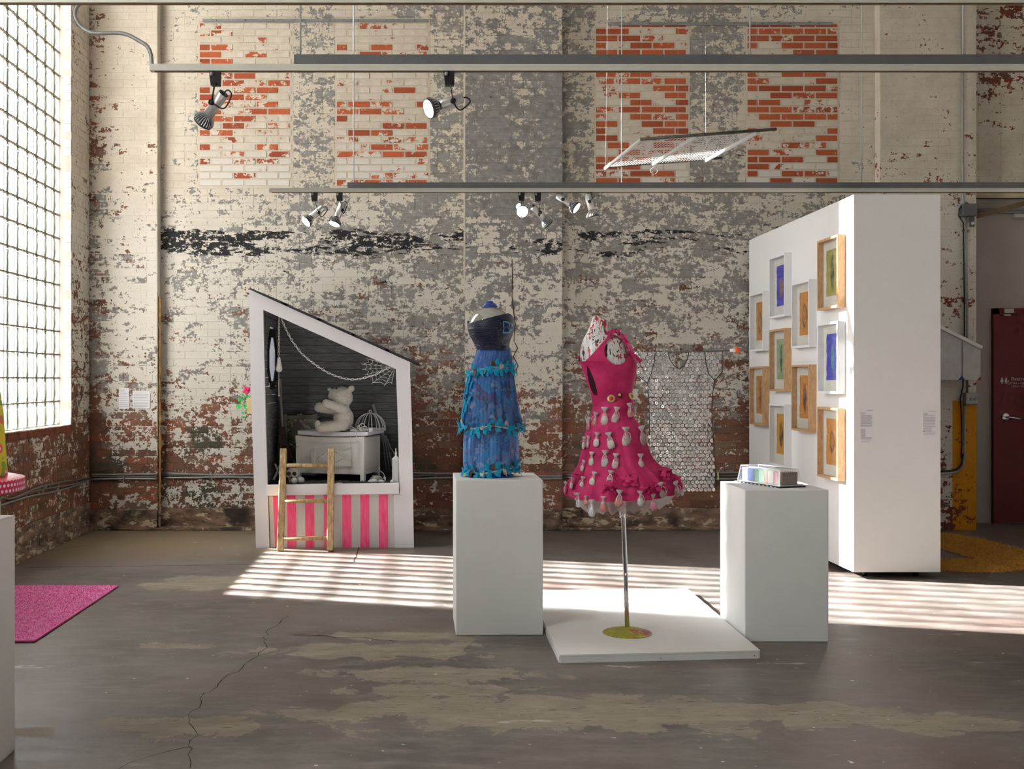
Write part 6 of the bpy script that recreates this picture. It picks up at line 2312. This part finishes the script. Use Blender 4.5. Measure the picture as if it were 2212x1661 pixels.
MB().tube([E(2080, 980), E(2077, 1002), E(2068, 1013), E(2052, 1017), E(1960, 1018)], 0.007, 8).build('cable', M_cable, ec, True)
q0 = E(2102, 482)
MB().box(q0.x - 0.02, q0.x + 0.02, YP - 0.022, YP - 0.006, q0.z - 0.03, q0.z + 0.055).build('switch_plate', M_strut, ec)
MB().cyl(q0 + Vector((0, 0.013, 0)), q0 + Vector((0, 0.004, 0)), 0.014, n=14).build('switch_button', M_white, ec, True)

tb_ = MB().bar(P(2098, 470, 9.98), P(2240, 432, 9.98), 0.03, 0.045)
tag(tb_.build('brace_board', plain('brown_lath', (116, 96, 70), 0.7, 0, 0.1), None, loc=P(2150, 452, 9.98)), 'slanting brown brace board above the red door', 'brace')
t = thing('overhead_conduit', 'thin level pipes on the pale wall above the red door', 'conduit', tuple(P(2180, 458, YB - 0.03)))
for yy in (452, 459):
    MB().cyl(P(2105, yy, YB - 0.03), P(2300, yy, YB - 0.03), 0.009, n=8).build('pipe', M_galv, t, True)
MB().box(P(2189, 0, YB - 0.03).x, P(2240, 0, YB - 0.03).x, YB - 0.05, YB - 0.004, P(0, 470, YB - 0.03).z, P(0, 462, YB - 0.03).z).build('lamp_fitting', M_track, t)

# sloped white display box on the far pilaster
dbx = thing('display_box', 'white slope-topped display box hung beside the conduit', 'display box', tuple(P(2075, 822, 9.6)))
DY_ = 9.62
D = lambda x, y: P(x, y, DY_)
back = [D(1995, 690), D(2032, 705), D(2118, 752), D(2118, 815), D(2112, 821), D(1995, 821)]
MB().prism(back, (0, YP - 0.09 - DY_, 0)).build('case', plain('case_white', (206, 204, 204), 0.6), dbx)
M_pan = plain('panel_white', (196, 194, 196), 0.5)
for (pts_) in ([(2002, 697), (2031, 711), (2075, 735), (2075, 812), (2069, 820), (2004, 820), (2002, 815)], [(2078, 737), (2114, 756), (2114, 812), (2108, 820), (2083, 820), (2078, 812)]):
    MB().prism([D(x, y) + Vector((0, -0.012, 0)) for x, y in pts_], (0, 0.011, 0)).build('panel', M_pan, dbx)
MB().prism([D(x, y) + Vector((0, -0.006, 0)) for x, y in ((2069, 821), (2077, 812), (2084, 821))], (0, 0.004, 0)).build('blue_corner', plain('blue_corner', (40, 62, 128), 0.5), dbx)
MB().prism([D(x, y) + Vector((0, -0.006, 0)) for x, y in ((2110, 821), (2118, 814), (2118, 821))], (0, 0.004, 0)).build('red_corner', plain('red_corner', (150, 30, 38), 0.5), dbx)
MB().bar(D(2000, 692) + Vector((0, -0.006, 0)), D(2119, 751) + Vector((0, -0.006, 0)), 0.04, 0.03).build('top_rail', M_white, dbx)

# rest-room door
dr = bpy.data.objects.new('door_1', None)
link(dr)
dx0, dx1 = px_u(2146, YB - 0.04), px_u(2146, YB - 0.04) + 1.02
dzt = px_z(666, YB - 0.04)
dr.location = ((dx0 + dx1) / 2, YB - 0.03, 0)
BASE['door_1'] = Vector(dr.location)
structure(dr)
M_red = plain('dark_red_enamel', (104, 16, 20), 0.45, 0, 0.04, 6)
for (a, b, c, d) in ((dx0, dx0 + 0.055, 0, dzt), (dx1 - 0.055, dx1, 0, dzt), (dx0, dx1, dzt - 0.055, dzt)):
    MB().box(a, b, YB - 0.045, YB, c, d).build('door_frame', M_red, dr)
MB().box(dx0 + 0.06, dx1 - 0.06, YB - 0.03, YB + 0.0, 0.01, dzt - 0.06).build('door_leaf', M_red, dr)
hx, hz = px_u(2172, YB - 0.035), px_z(901, YB - 0.035)
MB().lathe([(0, 0.016), (0.03, 0.016), (0.04, 0.010), (0.042, 0.0)], (hx, YB - 0.03, hz), (0, -1, 0), 24).build('handle_rose', M_chrome, dr, True)
MB().tube([(hx, YB - 0.046, hz), (hx, YB - 0.085, hz), (hx + 0.03, YB - 0.092, hz - 0.004), (hx + 0.14, YB - 0.09, hz - 0.018)], [0.011, 0.011, 0.012, 0.009], 10).build('handle_lever', M_chrome, dr, True)
bx0, bx1 = px_u(2168, YB - 0.05), px_u(2188, YB - 0.05)
MB().box(bx0, bx1, YB - 0.07, YB - 0.045, px_z(676, YB - 0.05), px_z(667, YB - 0.05)).build('door_contact', M_track, dr)
MB().box(bx0 + 0.005, bx1 - 0.02, YB - 0.05, YB - 0.03, px_z(682, YB - 0.05), px_z(679, YB - 0.05)).build('door_contact', M_track, dr)
M_sign = plain('white_vinyl_lettering', (196, 190, 188), 0.5)
for (s__, size, x, y) in (('Restrooms', 0.052, 2184, 822), ('Take a right at the', 0.03, 2184, 829.5), ('behind the wooden', 0.03, 2184, 836)):
    me_ = text_mesh(s__, size, 'sign_text')
    me_.materials.clear()
    me_.materials.append(M_sign)
    o = bpy.data.objects.new('sign_text', me_)
    link(o, dr)
    o.rotation_euler = (math.pi / 2, 0, 0)
    o.location = Vector((px_u(x, YB - 0.032), YB - 0.032, px_z(y, YB - 0.032))) - BASE['door_1']
for (x, skirt) in ((2164.5, True), (2173.5, False)):
    c = Vector((px_u(x, YB - 0.032), YB - 0.031, px_z(822.5, YB - 0.032)))
    m = MB().lathe([(0, 0), (0.008, 0), (0.008, 0.002), (0, 0.002)], c + Vector((0, 0, 0.024)), (0, -1, 0), 12)
    w_ = 0.016 if skirt else 0.009
    m.prism([c + Vector((a, -0.001, b)) for a, b in ((-0.010, 0.014), (0.010, 0.014), (w_, -0.012), (0.005, -0.012), (0.005, -0.032), (-0.005, -0.032), (-0.005, -0.012), (-w_, -0.012))], (0, 0.002, 0))
    m.build('sign_figure', M_sign, dr)
c = Vector((px_u(2169, YB - 0.032), YB - 0.031, px_z(822.5, YB - 0.032)))
MB().box(c.x - 0.001, c.x + 0.001, c.y - 0.001, c.y, c.z - 0.034, c.z + 0.03).build('sign_figure', M_sign, dr)
c = Vector((px_u(2179.5, YB - 0.032), YB - 0.033, px_z(826, YB - 0.032)))
m = MB().tube([c + Vector((0.014 * math.cos(a), 0, -0.004 + 0.014 * math.sin(a))) for a in [2.2 + 4.6 * k / 12 for k in range(13)]], 0.002, 5)
m.tube([c + Vector((-0.004, 0, 0.022)), c + Vector((-0.003, 0, 0.004)), c + Vector((0.010, 0, 0.003)), c + Vector((0.016, 0, -0.014))], 0.0022, 5)
m.build('sign_figure', M_sign, dr)

# ------------------------------------------------------------------ corn kernels spread on the floor
outer = [(1880, 1178), (1950, 1153), (2040, 1152), (2082, 1158), (2140, 1170), (2212, 1190), (2290, 1208), (2330, 1222), (2290, 1236), (2212, 1232), (2150, 1238), (2080, 1237), (2034, 1233), (1880, 1228)]
inner = [(1900, 1196), (2034, 1187), (2060, 1195), (2101, 1207), (2034, 1207.5), (1900, 1207)]
og, ig = [G(x, y) for x, y in outer], [G(x, y) for x, y in inner]
op_, ip_ = [(p.x, p.y) for p in og], [(p.x, p.y) for p in ig]
rc = random.Random(77)
xs = [p[0] for p in op_]
ys = [p[1] for p in op_]
kv = [(-1, -0.7, 0.2), (0.9, -0.6, 0.0), (1.1, 0.6, 0.1), (-0.9, 0.7, 0.0), (0.0, 0.0, 1.0)]
kf = [(0, 1, 4), (1, 2, 4), (2, 3, 4), (3, 0, 4)]
m = MB()
cnt = 0
while cnt < 26000:
    x, y = rc.uniform(min(xs), max(xs)), rc.uniform(min(ys), max(ys))
    jx, jy = x + rc.gauss(0, 0.02), y + rc.gauss(0, 0.025)
    if not inside(jx, jy, op_) or inside(x, y, ip_):
        continue
    cnt += 1
    a, s__ = rc.uniform(0, 6.28), rc.uniform(0.0042, 0.0062)
    ca, sa = math.cos(a), math.sin(a)
    z0 = rc.uniform(0.0, 0.008)
    m.add([(x + s__ * (vx * ca - vy * sa), y + s__ * (vx * sa + vy * ca), z0 + 0.001 + s__ * vz) for vx, vy, vz in kv], kf)
cn = m.build('corn_kernels', plain('dried_corn', (206, 142, 44), 0.55, 0, 0.25, 70), None)
tag(cn, 'dry yellow corn kernels spread in a curved band on the floor behind the partition', 'corn', None, 'stuff')

# ------------------------------------------------------------------ pink rug
rx0, rx1, ry0, ry1 = -3.06, -2.085, 5.62, 7.12
rg = thing('rug', 'pink shaggy rug on the concrete floor by the left wall', 'rug', ((rx0 + rx1) / 2, (ry0 + ry1) / 2, 0))
pr = NT('pink_pile')
_n = pr.noise(pr.pos(), 42, 3, 0.65)
M_pile = pr.base(pr.mix(pr.step(_n, 0.3, 0.7), c8(250, 112, 188), c8(255, 178, 226)), 0.9, 0, 0.1)
MB().box(rx0, rx1, ry0, ry1, 0.001, 0.012).build('backing', M_pile, rg, bevel=0.003)
MB().tube([(rx1, ry0, 0.006), (rx1, ry1, 0.006)], 0.005, 6).tube([(rx0, ry0, 0.006), (rx1, ry0, 0.006)], 0.005, 6).build('binding', plain('rug_binding', (176, 60, 110), 0.8), rg, True)
m = MB()
rr3 = random.Random(6)
vs, fs = [], []
for k in range(26000):
    x, y = rr3.uniform(rx0 + 0.003, rx1 - 0.003), rr3.uniform(ry0 + 0.003, ry1 - 0.003)
    a = rr3.uniform(0, 6.28)
    l, w_ = rr3.uniform(0.004, 0.011), 0.0028
    i = len(vs)
    vs += [(x - w_ * math.sin(a), y + w_ * math.cos(a), 0.011), (x + w_ * math.sin(a), y - w_ * math.cos(a), 0.011), (x + 0.014 * math.cos(a) * rr3.random(), y + 0.014 * math.sin(a) * rr3.random(), 0.011 + l)]
    fs.append((i, i + 1, i + 2))
m.v, m.f = vs, fs
m.build('pile', M_pile, rg)['kind'] = 'stuff'

# ------------------------------------------------------------------ floral dress on the cut-off plinth at the left edge
FC = Vector((-1.70, 3.74, 0.879))
st_ = thing('cake_stand', 'pink polka-dot cake stand at the left edge above the cut-off plinth', 'cake stand', tuple(FC))
dots = NT('white_dots_on_pink')
_g = dots.xyz(dots.obj())
_an = dots.math('ARCTAN2', _g[1], _g[0])
_u = dots.math('MULTIPLY', _an, 0.26 / 0.019)
_w = dots.math('DIVIDE', _g[2], 0.019)
_row = dots.math('FLOOR', _w)
_u = dots.math('ADD', _u, dots.math('MULTIPLY', _row, 0.5))
_du = dots.math('SUBTRACT', dots.math('FRACT', _u), 0.5)
_dw = dots.math('SUBTRACT', dots.math('FRACT', _w), 0.5)
_d = dots.math('SQRT', dots.math('ADD', dots.math('MULTIPLY', _du, _du), dots.math('MULTIPLY', _dw, _dw)))
M_dots = dots.base(dots.mix(dots.step(_d, 0.33, 0.27), c8(206, 26, 92), c8(244, 226, 232)), 0.5)
rd = 0.262
zl, zh = 0.992, 1.037
mm = MB().lathe([(0.0, 0.0), (rd - 0.006, 0.0), (rd, 0.004), (rd, zh - zl)], (0, 0, 0), n=64)
o = bpy.data.objects.new('dotted_band', mm.mesh('dotted_band', M_dots, smooth=True))
link(o, st_)
o.location = Vector((FC.x, FC.y, zl)) - FC
MB().lathe([(0.0, zh - zl + 0.006), (rd - 0.02, zh - zl + 0.005), (rd, zh - zl)], (FC.x, FC.y, zl), n=64).build('top', plain('coral_satin', (232, 86, 110), 0.4, 0, 0.05), st_, True)
MB().lathe([(0.12, 0.0), (0.12, 0.008), (0.03, 0.02), (0.025, 0.09), (0.05, 0.113), (0, 0.113)], FC, n=32).build('pedestal', M_white, st_, True)
fd = thing('floral_dress', 'yellow and coral floral skirt just showing at the left edge', 'dress', (FC.x, FC.y, zh + 0.006))
fl_m = NT('floral_print')
_vv = fl_m.voro(fl_m.pos(), 24, 'Color')
_vd = fl_m.voro(fl_m.pos(), 24, 'Distance')
_c = fl_m.mix(fl_m.step(_vd, 0.42, 0.38), c8(226, 206, 66), c8(236, 102, 88))
_c = fl_m.mix(fl_m.step(fl_m.noise(fl_m.pos(), 26, 2, 0.5), 0.58, 0.6), _c, c8(120, 176, 60))
_c = fl_m.mix(fl_m.step(_vd, 0.16, 0.12), _c, c8(240, 236, 220))
M_floral = fl_m.base(_c, 0.7)
loft(interp_levels([(zh + 0.008, FC.x, FC.y, 0.202, 0.19), (1.30, FC.x, FC.y, 0.188, 0.18), (1.55, FC.x, FC.y, 0.14, 0.12), (1.62, FC.x, FC.y, 0.10, 0.08)], 20), 80,
     lambda i, t, lv: 1 + 0.03 * math.sin(9 * t) * (1 - i / 19.0)).build('skirt', M_floral, fd, True)
loft(interp_levels([(1.60, FC.x, FC.y, 0.105, 0.085), (1.75, FC.x, FC.y, 0.14, 0.10), (1.86, FC.x, FC.y, 0.13, 0.09), (1.90, FC.x, FC.y, 0.06, 0.05)], 14), 60, close=True).build('bodice', plain('coral_cotton', (226, 92, 96), 0.7), fd, True)
